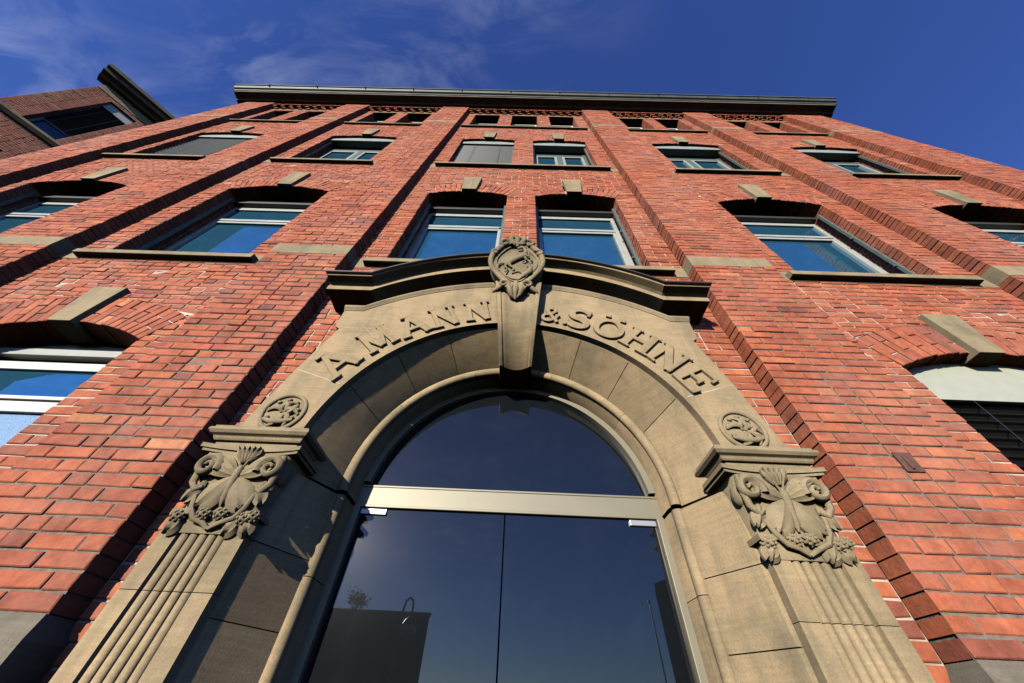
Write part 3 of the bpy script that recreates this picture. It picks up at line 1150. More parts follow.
def corn_z(x):
    """lower edge of the pediment cornice"""
    ax = abs(x)
    if ax >= 1.315:
        return 4.045
    return 4.50 - (CORN_R - math.sqrt(CORN_R ** 2 - ax * ax)) * (0.455 / (CORN_R - math.sqrt(CORN_R ** 2 - 1.315 ** 2)))


top = [(x, corn_z(x) - 0.225) for x in np.linspace(1.25, -1.25, 41)]
outline = [(x, z) for x, z in EXTR] + top + [(-x, z) for x, z in EXTR[::-1]]
inner = [(RA * math.sin(R(a)), ZS + RA * math.cos(R(a))) for a in np.linspace(-85.4, 85.4, 97)]
mb = MB()
# face and back as triangulated sheets, then the rims
from mathutils.geometry import tessellate_polygon
loop = outline + inner
tri = tessellate_polygon([[Vector((x, z, 0)) for x, z in loop]])
nL = len(loop)
vs = [(x, QY, z) for x, z in loop] + [(x, -0.01, z) for x, z in loop]
fs = []
for t in tri:
    a, b, c = (loop[k] for k in t)
    ar = (b[0] - a[0]) * (c[1] - a[1]) - (b[1] - a[1]) * (c[0] - a[0])
    fs.append(tuple(t) if ar > 0 else tuple(t)[::-1])
fs += [(i, i + nL, (i + 1) % nL + nL, (i + 1) % nL) for i in range(nL)]
mb.add(vs, fs, 0)
# pale pointed joints between the face stones
def joint(x0, z0, x1, z1, w=0.004):
    d = Vector((x1 - x0, z1 - z0)); d.normalize()
    n = Vector((-d.y, d.x)) * w / 2
    mb.prism([(x0 + n.x, z0 + n.y), (x0 - n.x, z0 - n.y), (x1 - n.x, z1 - n.y), (x1 + n.x, z1 + n.y)], QY - 0.0008, QY + 0.01, 1)
for s in (-1, 1):
    joint(s * 1.538, 3.106, s * 1.18, 2.985, 0.007)
    joint(s * RA * math.sin(R(27)), ZS + RA * math.cos(R(27)), s * 1.66 * math.sin(R(27)), ZS + 1.66 * math.cos(R(27)), 0.003)
    joint(s * RA * math.sin(R(48)), ZS + RA * math.cos(R(48)), s * 1.72 * math.sin(R(47)), ZS + 1.72 * math.cos(R(47)), 0.003)
    joint(s * 1.425, 3.585, s * 1.14, 3.585, 0.003)
ARCH = mb.build('archivolt', [M_STONE, M_MORT_L], HOUSE)

# inner order: lip, splayed voussoirs, roll and reveal, in separate stones
def roll_profile(r0, y0, rad, a0, a1, n=9):
    return [(r0 + rad * math.cos(R(a0 + (a1 - a0) * i / n)), y0 + rad * math.sin(R(a0 + (a1 - a0) * i / n))) for i in range(n + 1)]


ARCPROF = [(1.34, -0.132), (1.258, -0.134), (1.254, -0.150), (1.252, -0.153), (1.246, -0.147), (1.076, 0.150)]
ROLL = roll_profile(1.043, 0.163, 0.033, -18, -215)
REVEAL = [ROLL[-1], (1.014, 0.192), (1.008, 0.20), (1.002, 0.44), (1.3, 0.44)]


def ring_stone(mb, prof, a0, a1, tone, step=3.0):
    n = max(1, int(abs(a1 - a0) / step))
    rows = [[pol(r, a0 + (a1 - a0) * i / n, y) for r, y in prof] for i in range(n + 1)]
    mb.grid(rows, tone=tone)
    k = len(prof)
    back = [pol(prof[-1][0] + 0.15, a, prof[-1][1]) for a in (a0, a1)]
    back2 = [pol(prof[0][0] + 0.1, a, prof[0][1]) for a in (a0, a1)]
    mb.add(rows[0] + [back[0], back2[0]], [tuple(range(k + 2))], tone=tone)
    mb.add(rows[-1] + [back[1], back2[1]], [tuple(range(k + 2))[::-1]], tone=tone)


mb = MB()
CUTS = [-92.6, -64, -45.3, -25.6, 0, 25.6, 44.5, 64, 92.6]
rt = random.Random(3)
for a0, a1 in zip(CUTS[:-1], CUTS[1:]):
    ring_stone(mb, ARCPROF, a0 + 0.14, a1 - 0.14, rt.uniform(0.15, 0.9))
ring_stone(mb, [(r + 0.012, y + 0.006) for r, y in ARCPROF], -92, 92, 0.0)
mb.build('voussoir_ring', M_STONE, HOUSE, smooth=30)
mb = MB()
for a0, a1 in zip([-92.6, -54, -18, 18, 54], [-54, -18, 18, 54, 92.6]):
    ring_stone(mb, [(1.076, 0.151)] + ROLL, a0 + 0.07, a1 - 0.07, rt.uniform(0.2, 0.9))
    ring_stone(mb, REVEAL, a0 + 0.05, a1 - 0.05, rt.uniform(0.2, 0.9))
mb.build('roll_moulding', M_STONE, HOUSE, smooth=40)

# jambs below the impost
for s in (-1, 1):
    mb = MB()
    d = 0.028
    ja = [(1.34, -0.148), (1.224, -0.148), (1.215, -0.140), (1.050, 0.140), (1.10, 0.17)]
    levels = [0, 0.55, 1.13, 1.72, 2.02, 2.385]
    ybase = []
    for z0, z1 in zip(levels[:-1], levels[1:]):
        t = rt.uniform(0.1, 0.9)
        rows = [[(s * r, y, z) for r, y in ja] for z in (z0 + 0.0025, z1 - 0.0025)]
        mb.grid(rows, tone=t, flip=(s > 0))
        mb.add(rows[0] + [(s * 1.4, 0.2, z0 + .0025)], [tuple(range(len(ja) + 1))], tone=t)
        mb.add(rows[1] + [(s * 1.4, 0.2, z1 - .0025)], [tuple(range(len(ja) + 1))], tone=t)
    rows = [[(s * (r + 0.012), y + 0.004, z) for r, y in ja] for z in (0, 2.385)]
    mb.grid(rows, tone=0.0, flip=(s > 0))
    mb.build('door_jamb', M_STONE, HOUSE)
    mb = MB()
    for z0, z1 in ((0, 0.9), (0.9, 1.95), (1.95, 2.385)):
        pr = [(1.10, 0.152)] + [(r - 0.004, y) for r, y in ROLL] + [(r - 0.002, y) for r, y in REVEAL[1:]]
        rows = [[(s * r, y, z) for r, y in pr] for z in (z0 + 0.002, z1 - 0.002)]
        mb.grid(rows, tone=rt.uniform(0.2, 0.9), flip=(s > 0))
    mb.build('roll_moulding', M_STONE, HOUSE, smooth=40)

# fluted stone pilasters
XI, XO = 1.235, 1.648
for s in (-1, 1):
    prof = [(XI, -0.02), (XI, QY), (1.325, QY), (1.328, QY + 0.020)]
    nf = 5
    fw = (1.555 - 1.332) / nf
    for i in range(nf):
        x0 = 1.332 + i * fw
        for k in range(7):
            a = math.pi * (k / 6)
            prof.append((x0 + fw / 2 - fw / 2 * 0.94 * math.cos(a), QY + 0.020 - 0.019 * math.sin(a)))
    prof += [(1.560, QY + 0.020), (1.563, QY), (XO, QY), (XO, -0.0)]
    mb = MB()
    for z0, z1 in ((0.0, 0.75), (0.75, 1.30), (1.30, 1.795), (1.795, 2.06)):
        rows = [[(s * x, y, z) for x, y in prof] for z in (z0 + 0.0015, z1 - 0.0015)]
        mb.grid(rows, tone=rt.uniform(0.3, 0.8), flip=(s > 0))
    mb.box(*sorted((s * (XI + 0.006), s * (XO - 0.006))), QY + 0.026, -0.0, 0, 2.05, 1)
    PIL = mb.build('portal_pilaster', [M_STONE, M_MORT_L], HOUSE, smooth=32)

    # capital
    mb = MB()
    XC, HW = s * 1.418, 0.208

    def P(u, w, out=0.0):
        return (XC + u * HW, -(0.212 + 0.045 * max(0, w)) - out * 0.55, 2.085 + 0.330 * w)
    rows = []
    for w in np.linspace(-0.02, 1.0, 8):
        h = 0.190 + 0.035 * w ** 2
        y = -(0.205 + 0.05 * w)
        rows.append([(XC - h, -0.03, 2.03 + .385 * w), (XC - h, y + 0.02, 2.03 + .385 * w), (XC - h + 0.02, y, 2.03 + .385 * w),
                     (XC + h - 0.02, y, 2.03 + .385 * w), (XC + h, y + 0.02, 2.03 + .385 * w), (XC + h, -0.03, 2.03 + .385 * w)])
    mb.grid(rows)
    # concave abacus slab
    for z0, z1, ins in ((2.412, 2.428, 0.012), (2.428, 2.452, 0.0)):
        pl = [(XC - 0.275 + ins, -0.03)]
        for i in range(13):
            u = i / 12 * 2 - 1
            pl.append((XC + u * (0.275 - ins), -(0.292 - ins) + 0.04 * (1 - u * u)))
        pl.append((XC + 0.275 - ins, -0.03))
        n = len(pl)
        vs = [(x, y, z0) for x, y in pl] + [(x, y, z1) for x, y in pl]
        mb.add(vs, [tuple(range(n))[::-1], tuple(range(n, 2 * n))] + [(i, (i + 1) % n, (i + 1) % n + n, i + n) for i in range(n)])

    def leaf(p0, p1, wid, ribs=4, dome=0.02, tipw=0.25, out0=0.0, out1=0.02, n=12, m=9):
        """a ribbed wing or leaf from p0 to p1 (u, w)"""
        a, b = Vector(P(*p0, out0)), Vector(P(*p1, out1))
        t = b - a
        L = t.length
        t.normalize()
        bn = t.cross(Vector((0, -1, 0))); bn.normalize()
        rows = []
        for i in range(n + 1):
            f = i / n
            hw = wid * (math.sin(math.pi * min(1, f * 0.86 + 0.08)) ** 0.7) * (0.55 + 0.6 * f)
            row = []
            for j in range(m):
                g = j / (m - 1) * 2 - 1
                o = dome * (1 - g * g) * (0.4 + 0.6 * math.sin(math.pi * f)) + 0.0045 * math.cos(g * math.pi * ribs) * (0.3 + f)
                row.append(a + t * (L * f + 0.012 * math.cos(g * 6) * f) + bn * hw * g + Vector((0, -1, 0)) * (o + (out1 - out0) * 0))
            rows.append(row)
        mb.grid(rows)
        mb.grid([[p + Vector((0, 0.016, 0)) for p in r_] for r_ in rows], flip=True)
        rim = rows[0] + [r_[-1] for r_ in rows[1:]] + rows[-1][-2::-1] + [r_[0] for r_ in rows[-2:0:-1]]
        k = len(rim)
        mb.add(rim + [p + Vector((0, 0.016, 0)) for p in rim], [(i, i + k, (i + 1) % k + k, (i + 1) % k) for i in range(k)])

    # moth: upper and lower wings, body, feelers
    for q in (-1, 1):
        leaf((q * 0.04, 0.62), (q * 0.80, 0.84), 0.066, 4, 0.024, out0=0.02, out1=0.05)
        leaf((q * 0.05, 0.60), (q * 0.52, 0.14), 0.074, 5, 0.026, out0=0.018, out1=0.035)
        mb.tube([P(q * 0.03, 0.72, 0.03), P(q * 0.12, 0.86, 0.035), P(q * 0.3, 0.95, 0.035)], [0.006, 0.005, 0.004], 6)
    mb.tube([P(0, 0.76, 0.03), P(0, 0.68, 0.036), P(0, 0.56, 0.036), P(-.01, 0.44, 0.032), P(-.01, 0.26, 0.026), P(-.01, 0.16, 0.02)],
            [0.010, 0.020, 0.021, 0.019, 0.016, 0.005], 10)
    for k in range(5):
        mb.tube([P(-0.08, 0.50 - k * 0.06, 0.042 - k * 0.002), P(0.06, 0.50 - k * 0.06, 0.042 - k * 0.002)], 0.006, 6)
    # leaf tuft under the abacus
    for q in (-0.24, -0.12, 0, 0.12, 0.24):
        leaf((q * 0.4, 0.82), (q * 1.1, 1.03), 0.022, 1, 0.012, out0=0.02, out1=0.045, n=6, m=5)
    # volutes
    for q in (-1, 1):
        for side_out in (0,):
            pts, rad = [], []
            for i in range(34):
                f = i / 33
                ang = R(200) - f * R(560)
                rr = 0.056 * (1 - f) + 0.008
                c = P(q * 0.80, 0.72, 0.035)
                pts.append((c[0] + q * rr * math.cos(ang), c[1] - 0.02 * f, c[2] + rr * math.sin(ang)))
                rad.append(0.016 * (1 - f) + 0.008)
            mb.tube(pts, rad, 8, flat=1.6)
            # the scroll's return on the flank
            mb.ball((XC + q * (HW - 0.004), -0.20, 2.07 + 0.345 * 0.72), 0.024, 0.05, 0.056, 10, 7)
        mb.tube([P(q * 0.97, 0.95, 0.02), P(q * 0.99, 0.70, 0.03), P(q * 0.96, 0.48, 0.04), P(q * 0.80, 0.36, 0.045), P(q * 0.66, 0.42, 0.035)],
                [0.014, 0.018, 0.018, 0.015, 0.010], 8)
        # curled side leaf
        leaf((q * 0.70, 0.52), (q * 0.92, 0.22), 0.040, 2, 0.022, out0=0.012, out1=0.03, n=8, m=7)
    # ledge
    for q in (-1, 1):
        x0, x1 = sorted((XC + q * HW * 0.62, XC + q * HW * 1.02))
        mb.box(x0, x1, -0.238, -0.05, 2.095, 2.120)
    # stems
    mb.tube([P(-0.72, 0.30, 0.03), P(-0.62, 0.12, 0.04), P(-0.45, -0.02, 0.04), P(-0.22, -0.06, 0.03), P(-0.02, -0.14, 0.012)],
            [0.012, 0.014, 0.014, 0.013, 0.010], 8)
    mb.tube([P(0.70, 0.34, 0.03), P(0.64, 0.14, 0.04), P(0.50, 0.0, 0.04), P(0.24, -0.06, 0.03), P(0.0, -0.14, 0.012)],
            [0.012, 0.014, 0.014, 0.013, 0.010], 8)
    # berries
    rb = random.Random(11)
    for u, w in ((-0.84, 0.0), (-0.26, 0.04), (0.14, 0.05), (0.72, 0.0), (0.90, 0.03)):
        c = Vector(P(u, w, 0.03))
        mb.ball(c, 0.03, 0.026, 0.024, 10, 7)
        for i in range(26):
            th, ph = math.acos(1 - 2 * (i + .5) / 26), math.pi * (1 + 5 ** .5) * i
            d_ = Vector((math.sin(th) * math.cos(ph) * 0.031, math.sin(th) * math.sin(ph) * 0.027, math.cos(th) * 0.025))
            mb.ball(c + d_, 0.0078, 0.0078, 0.0078, 6, 4)
    # leaves hanging over the flutes
    leaf((-0.76, 0.02), (-0.92, -0.20), 0.048, 3, 0.02, out0=0.012, out1=0.01, n=8, m=7)
    leaf((0.62, 0.02), (0.42, -0.20), 0.046, 3, 0.02, out0=0.012, out1=0.01, n=8, m=7)
    leaf((0.78, 0.0), (0.90, -0.18), 0.044, 3, 0.02, out0=0.012, out1=0.01, n=8, m=7)
    mb.build('capital', M_STONE2, PIL, smooth=45)

    # plain block and moulded abacus above the capital
    mb = MB()
    x0, x1 = sorted((s * 1.205, s * 1.675))
    mb.box(x0, x1, -0.238, -0.0, 2.452, 2.492)
    mb.build('neck_block', M_STONE2, PIL, bevel=0.004)
    mb = MB()
    prf = [(-0.225, 2.488), (-0.255, 2.490), (-0.262, 2.498), (-0.268, 2.512), (-0.288, 2.520), (-0.302, 2.536), (-0.296, 2.552), (-0.284, 2.556), (-0.284, 2.570), (-0.19, 2.578)]
    rows = []
    for y, z in prf:
        e = -y - 0.238
        a, b = s * (1.205 - e), s * (1.668 + e * 0.8)
        rows.append([(a, -0.0, z), (a, y, z), (b, y, z), (b, -0.0, z)])
    mb.grid(rows, flip=(s > 0))
    mb.build('abacus', M_STONE2, PIL, bevel=0.002)

# round medallions carved on the archivolt
for s in (-1, 1):
    mb = MB()
    cx, cz = s * 1.432, 2.732
    ring = []
    for i in range(41):
        a = 2 * math.pi * i / 40
        ring.append((cx + 0.128 * math.cos(a), QY - 0.004, cz + 0.133 * math.sin(a)))
    mb.tube(ring, 0.014, 8, flat=1.0)
    mb.ball((cx, QY + 0.002, cz), 0.115, 0.012, 0.12, 20, 8)
    rm = random.Random(5 + s)
    for k in range(7):
        a0 = R(-150 + k * 30)
        pts, rad = [], []
        for i in range(12):
            f = i / 11
            a = a0 + f * R(70) * (1 if k % 2 else -1)
            rr = 0.015 + 0.088 * f
            pts.append((cx + rr * math.cos(a + R(100)), QY - 0.012 - 0.010 * math.sin(math.pi * f), cz - 0.02 + rr * math.sin(a + R(100))))
            rad.append(0.006 + 0.010 * math.sin(math.pi * f))
        mb.tube(pts, rad, 7, flat=0.9)
    for k in range(9):
        a = R(k * 40 + 10)
        mb.ball((cx + 0.088 * math.cos(a), QY - 0.012, cz + 0.09 * math.sin(a)), 0.016, 0.012, 0.012, 8, 5)
    mb.tube([(cx - 0.09, QY - 0.012, cz - 0.06), (cx - 0.03, QY - 0.024, cz - 0.085), (cx + 0.03, QY - 0.024, cz - 0.085), (cx + 0.09, QY - 0.012, cz - 0.06)],
            [0.012, 0.018, 0.018, 0.012], 8)
    mb.build('medallion', M_STONE2, ARCH, smooth=50)


# raised letters round the arch
def stroke(mb, pts, w, y0, y1):
    """flat stroke of width w (number or list) along 2D points, given as a closed prism"""
    n = len(pts)
    ws = w if hasattr(w, '__len__') else [w] * n
    L, Rr = [], []
    for i, p in enumerate(pts):
        t = Vector(pts[min(i + 1, n - 1)]) - Vector(pts[max(i - 1, 0)])
        t.normalize()
        nn = Vector((-t.y, t.x)) * ws[i] / 2
        L.append((p[0] + nn.x, p[1] + nn.y)); Rr.append((p[0] - nn.x, p[1] - nn.y))
    for i in range(n - 1):
        pass
    front = [(x, y0, z) for x, z in L] + [(x, y0, z) for x, z in Rr]
    back = [(x, y1, z) for x, z in L] + [(x, y1, z) for x, z in Rr]
    m = 2 * n
    fs = [(n + i, n + i + 1, i + 1, i) for i in range(n - 1)]
    fs += [(i, i + 1, m + i + 1, m + i) for i in range(n - 1)]
    fs += [(n + i + 1, n + i, m + n + i, m + n + i + 1) for i in range(n - 1)]
    fs += [(0, m, m + n, n), (n - 1, 2 * n - 1, m + 2 * n - 1, m + n - 1)]
    mb.add(front + back, fs)


def letter(ch, ang, h, wd, base=1.302):
    """glyph in a local box 1 wide x 1 high (centred on 0), thick and thin strokes with small wedge serifs"""
    mb = MB()
    yk = [0]

    def S(pts, w):
        yk[0] += 1
        y0 = -0.023 - 0.0005 * yk[0]
        stroke(mb, [(x * wd, z * h) for x, z in pts], [k * h * 1.14 for k in w] if hasattr(w, '__len__') else w * h * 1.14, y0, 0.004)
    T, t = 0.20, 0.125
    if ch == 'A':
        S([(-0.42, 0.0), (-0.02, 0.99)], t)
        S([(0.40, 0.0), (-0.02, 1.0)], T)
        S([(-0.30, 0.33), (0.24, 0.33)], 0.11)
        S([(-0.58, 0.035), (-0.26, 0.035)], 0.07); S([(0.22, 0.035), (0.58, 0.035)], 0.07)
        S([(-0.30, 0.965), (0.02, 0.965)], 0.07)
    elif ch == 'M':
        S([(-0.40, 0.0), (-0.36, 1.0)], t); S([(-0.36, 1.0), (0.0, 0.12)], T); S([(0.0, 0.12), (0.36, 1.0)], t); S([(0.38, 0.0), (0.36, 1.0)], T)
        S([(-0.54, 0.035), (-0.26, 0.035)], 0.07); S([(0.22, 0.035), (0.54, 0.035)], 0.07)
        S([(-0.52, 0.965), (-0.26, 0.965)], 0.07); S([(0.26, 0.965), (0.52, 0.965)], 0.07)
    elif ch == 'N':
        S([(-0.34, 0.0), (-0.34, 1.0)], t); S([(-0.36, 0.98), (0.34, 0.03)], T); S([(0.34, 0.0), (0.34, 1.0)], t)
        S([(-0.52, 0.035), (-0.16, 0.035)], 0.07); S([(0.16, 0.965), (0.52, 0.965)], 0.07); S([(-0.54, 0.965), (-0.24, 0.965)], 0.07)
    elif ch == 'H':
        S([(-0.32, 0.0), (-0.32, 1.0)], T); S([(0.32, 0.0), (0.32, 1.0)], T); S([(-0.3, 0.5), (0.3, 0.5)], 0.12)
        for x in (-0.32, 0.32):
            S([(x - 0.2, 0.035), (x + 0.2, 0.035)], 0.07); S([(x - 0.2, 0.965), (x + 0.2, 0.965)], 0.07)
    elif ch == 'E':
        S([(-0.26, 0.0), (-0.26, 1.0)], T); S([(-0.4, 0.05), (0.40, 0.05)], 0.10); S([(-0.4, 0.95), (0.36, 0.95)], 0.10); S([(-0.2, 0.5), (0.2, 0.5)], 0.10)
        S([(0.38, 0.0), (0.42, 0.26)], 0.08); S([(0.36, 1.0), (0.38, 0.76)], 0.08); S([(0.2, 0.38), (0.2, 0.62)], 0.07)
    elif ch == 'O':
        n = 40
        out = [(math.cos(2 * math.pi * i / n), math.sin(2 * math.pi * i / n)) for i in range(n)]
        H = 0.86
        o = [(0.50 * wd * c, H * h / 2 + H * h / 2 * s_) for c, s_ in out]
        q = [(0.30 * wd * c, H * h / 2 + (H / 2 - 0.12) * h * s_) for c, s_ in out]
        y0 = -0.024
        for i in range(n):
            j = (i + 1) % n
            mb.add([(o[i][0], y0, o[i][1]), (o[j][0], y0, o[j][1]), (q[j][0], y0, q[j][1]), (q[i][0], y0, q[i][1]),
                    (o[i][0], .004, o[i][1]), (o[j][0], .004, o[j][1]), (q[j][0], .004, q[j][1]), (q[i][0], .004, q[i][1])],
                   [(0, 3, 2, 1)[::-1], (0, 1, 5, 4)[::-1], (2, 3, 7, 6)[::-1]])
        for s_ in (-1, 1):
            x = s_ * 0.26 * wd
            mb.prism([(x - .02, h * 0.93), (x + .02, h * 0.93), (x + .02, h * 1.05), (x - .02, h * 1.05)], -0.023, 0.004)
    elif ch == 'S':
        pts, w = [], []
        n = 15
        for i in range(n):
            a = R(25 + (270 - 25) * i / (n - 1))
            pts.append((0.30 * math.cos(a), 0.725 + 0.225 * math.sin(a)))
        for i in range(1, n):
            a = R(90 - (250) * i / (n - 1))
            pts.append((0.34 * math.cos(a), 0.275 + 0.225 * math.sin(a)))
        m = len(pts)
        w = [0.09 + 0.13 * math.sin(math.pi * i / (m - 1)) for i in range(m)]
        S(pts, w)
        S([(0.30, 0.70), (0.34, 0.98)], 0.08); S([(-0.36, 0.02), (-0.33, 0.30)], 0.08)
    elif ch == '&':
        pts = []
        n = 12
        pts += [(0.42, 0.02), (0.20, 0.24), (-0.10, 0.58)]
        for i in range(n):
            a = R(200 - 235 * i / (n - 1))
            pts.append((0.0 + 0.20 * math.cos(a), 0.78 + 0.17 * math.sin(a)))
        pts += [(0.05, 0.56), (-0.18, 0.44)]
        for i in range(n):
            a = R(110 + 215 * i / (n - 1))
            pts.append((-0.10 + 0.27 * math.cos(a), 0.25 + 0.23 * math.sin(a)))
        pts += [(0.30, 0.30), (0.36, 0.48)]
        m = len(pts)
        # overlapping single ribbon: split into three strokes of their own height
        S(pts[:10], 0.14); S(pts[9:22], 0.13); S(pts[21:], 0.14)
        S([(0.24, 0.48), (0.50, 0.48)], 0.08)
    o = mb.build('letter', M_STONE, ARCH, bevel=0.003, segs=1)
    a = R(ang)
    o.location = (base * math.sin(a), QY, ZS + base * math.cos(a))
    o.rotation_euler = (0, a, 0)
    return o


for ch, ang, h, wd, base in [('A', -60.6, 0.285, 0.235, 1.33), ('M', -47.2, 0.265, 0.235, 1.325), ('A', -35.4, 0.265, 0.22, 1.305), ('N', -24.8, 0.26, 0.22, 1.30), ('N', -13.2, 0.26, 0.215, 1.302),
                             ('&', 12.4, 0.19, 0.165, 1.315), ('S', 21.8, 0.262, 0.24, 1.305), ('O', 32.4, 0.285, 0.25, 1.312), ('H', 42.6, 0.255, 0.235, 1.33), ('N', 52.6, 0.255, 0.23, 1.335), ('E', 61.6, 0.255, 0.235, 1.335)]:
    letter(ch, ang, h, wd, base)

# bed mould and pediment cornice
def sweep_xz(mb, prof, path, mi=0, closed_ends=True):
    rows = [[(x, y, z + dz) for y, dz in prof] for x, z in path]
    mb.grid(rows, mi=mi)
    n = len(prof)
    mb.add(rows[0], [tuple(range(n))], mi); mb.add(rows[-1], [tuple(range(n))[::-1]], mi)


def path_to(xe, n=49):
    xs = [-xe] + list(np.linspace(-1.315, 1.315, n)) + [xe]
    return [(x, corn_z(x)) for x in xs]


mb = MB()
sweep_xz(mb, [(-0.02, -0.235), (-0.205, -0.235), (-0.208, -0.222), (-0.222, -0.210), (-0.226, -0.195), (-0.220, -0.180), (-0.200, -0.172), (-0.13, -0.165), (-0.085, -0.12), (-0.075, -0.05), (-0.075, 0.012), (-0.02, 0.012)], path_to(1.482))
mb.build('bed_moulding', M_STONE2, HOUSE, smooth=50)
mb = MB()
sweep_xz(mb, [(0.0, 0.0), (-0.262, 0.0), (-0.264, 0.052), (-0.255, 0.056), (-0.258, 0.068), (-0.285, 0.080), (-0.330, 0.088), (-0.352, 0.092), (-0.356, 0.108), (0.0, 0.16)], path_to(1.722))
CORN = mb.build('pediment_cornice', M_STONE, HOUSE, bevel=0.003)
mb = MB()
sweep_xz(mb, [(-0.33, 0.1085), (-0.382, 0.1075), (-0.384, 0.122), (-0.30, 0.145), (0.0, 0.20), (0.0, 0.16), (-0.30, 0.125)], path_to(1.735))
mb.build('lead_flashing', M_LEAD, CORN)

# great keystone with hollow front, cartouche above
mb = MB()
rows = []
KZi = np.linspace(3.44, 4.18, 34)
KYi = -0.318 + 0.348 * ((4.18 - KZi) / 0.74) ** 4
for z, yf in zip(KZi, KYi):
    f = (z - 3.44) / 0.74
    hw = 0.133 + 0.078 * f
    pr = [(-1, 0.5), (-1, 0), (-0.80, 0), (-0.78, 0.014), (-0.70, 0.016)]
    for i in range(11):
        u = -0.68 + 1.36 * i / 10
        pr.append((u, 0.016 + 0.032 * math.cos(u / 0.68 * math.pi / 2) ** 0.8 if abs(u) < 0.68 else 0.016))
    pr += [(0.70, 0.016), (0.78, 0.014), (0.80, 0), (1, 0), (1, 0.5)]
    rows.append([(0.016 + u * hw, (yf + d) if d < 0.3 else 0.27, z) for u, d in pr])
mb.grid(rows)
mb.add(rows[0], [tuple(range(len(rows[0])))])
mb.add(rows[-1], [tuple(range(len(rows[0])))[::-1]])
KEY = mb.build('portal_keystone', M_STONE, HOUSE, smooth=35, bevel=0.003)

C0 = Vector((-0.008, -0.39, 4.335))
EX = Vector((1, 0, 0))
EY = Vector((0, -0.20, 0.80)).normalized()
EN = EX.cross(EY)            # out of the shield, towards the street
if EN.y > 0:
    EN = -EN


def CP(x, y, out=0.0):
    return C0 + EX * x * 0.97 + EY * y * 0.86 + EN * out * 0.9


mb = MB()
# shield body, egg shaped
def egg(a, k=1.0):
    r = 1.0 + 0.05 * math.cos(4 * a)
    wx = 0.235 * (1 + 0.10 * math.sin(a))
    return (k * r * wx * math.cos(a), k * r * 0.33 * math.sin(a) + 0.03)


rows = []
for k, out in ((1.05, -0.13), (1.06, -0.02), (1.0, 0.02), (0.86, 0.012), (0.78, 0.0), (0.5, 0.012), (0.2, 0.018), (0.01, 0.019)):
    rows.append([CP(*egg(2 * math.pi * i / 44, k), out) for i in range(44)])
mb.grid(rows, closed_u=True)
ringp = [CP(*egg(2 * math.pi * i / 44, 1.02), 0.016) for i in range(45)]
mb.tube(ringp, [0.026 + 0.006 * math.sin(6 * math.pi * i / 44) for i in range(45)], 8, nrm=EN)
ringp = [CP(*egg(2 * math.pi * i / 44, 0.80), 0.010) for i in range(45)]
mb.tube(ringp, 0.010, 6, nrm=EN)
# scrolls at the top and the sides, leaf at the crown
for q in (-1, 1):
    for cx, cy, r0, st in ((0.12, 0.32, 0.06, 200), (0.215, 0.17, 0.03, 150), (0.11, -0.31, 0.055, 250)):
        pts, rad = [], []
        for i in range(26):
            f = i / 25
            a = R(st) - f * R(430)
            rr = r0 * (1 - f) + 0.006
            pts.append(CP(q * (cx + rr * math.cos(a)), cy + rr * math.sin(a), 0.02 + 0.015 * f))
            rad.append(0.019 * (1 - f) + 0.008)
        mb.tube(pts, rad, 8, nrm=EN, flat=1.3)
    mb.tube([CP(q * 0.02, 0.30, 0.03), CP(q * 0.07, 0.37, 0.04), CP(q * 0.06, 0.44, 0.02), CP(q * 0.01, 0.46, 0.0)], [0.02, 0.03, 0.024, 0.01], 8, nrm=EN)
    mb.tube([CP(q * 0.03, -0.30, 0.02), CP(q * 0.055, -0.37, 0.035), CP(q * 0.04, -0.44, 0.02), CP(q * 0.01, -0.47, 0.0)], [0.024, 0.03, 0.022, 0.008], 8, nrm=EN)
    mb.tube([CP(q * 0.10, -0.28, 0.01), CP(q * 0.17, -0.37, 0.02), CP(q * 0.21, -0.40, 0.005)], [0.02, 0.024, 0.008], 8, nrm=EN)
mb.tube([CP(0, 0.28, 0.02), CP(0, 0.40, 0.045), CP(0, 0.47, 0.01)], [0.02, 0.028, 0.01], 8, nrm=EN)
mb.tube([CP(0, -0.26, 0.02), CP(0, -0.38, 0.04), CP(0, -0.48, 0.0)], [0.02, 0.03, 0.01], 8, nrm=EN)
# block tying the cartouche back into the cornice
b0, b1 = CP(0, -0.30, -0.03), CP(0, 0.26, -0.03)
vs = []
for p in (b0, b1):
    for x in (-0.17, 0.17):
        vs.append((x + C0.x, p.y, p.z)); vs.append((x + C0.x, -0.1, p.z - 0.05))
mb.add(vs, [(0, 2, 3, 1), (4, 5, 7, 6), (0, 1, 5, 4), (2, 6, 7, 3), (0, 4, 6, 2)])
# relief: a rearing horse above a curled fish-like beast
def limb(pts, rad):
    mb.tube([CP(x * 1.12, y * 1.1, 0.014 + (o - 0.02) * 0.75) for x, y, o in pts], [r * 0.82 for r in rad], 9, nrm=EN, flat=0.7)
limb([(-0.09, -0.01, 0.03), (-0.05, 0.03, 0.042), (0.0, 0.075, 0.046), (0.05, 0.11, 0.046), (0.085, 0.135, 0.04)], [0.024, 0.036, 0.034, 0.036, 0.024])
limb([(0.06, 0.12, 0.045), (0.075, 0.18, 0.052), (0.06, 0.225, 0.05)], [0.030, 0.023, 0.018])
limb([(0.065, 0.23, 0.05), (0.035, 0.235, 0.055), (0.0, 0.215, 0.05)], [0.018, 0.018, 0.010])
limb([(0.07, 0.235, 0.05), (0.08, 0.262, 0.05)], [0.009, 0.003])
limb([(0.085, 0.20, 0.045), (0.105, 0.15, 0.045), (0.10, 0.11, 0.04)], [0.012, 0.014, 0.006])
limb([(0.07, 0.12, 0.045), (0.115, 0.105, 0.05), (0.125, 0.06, 0.045), (0.12, 0.045, 0.04)], [0.018, 0.012, 0.008, 0.010])
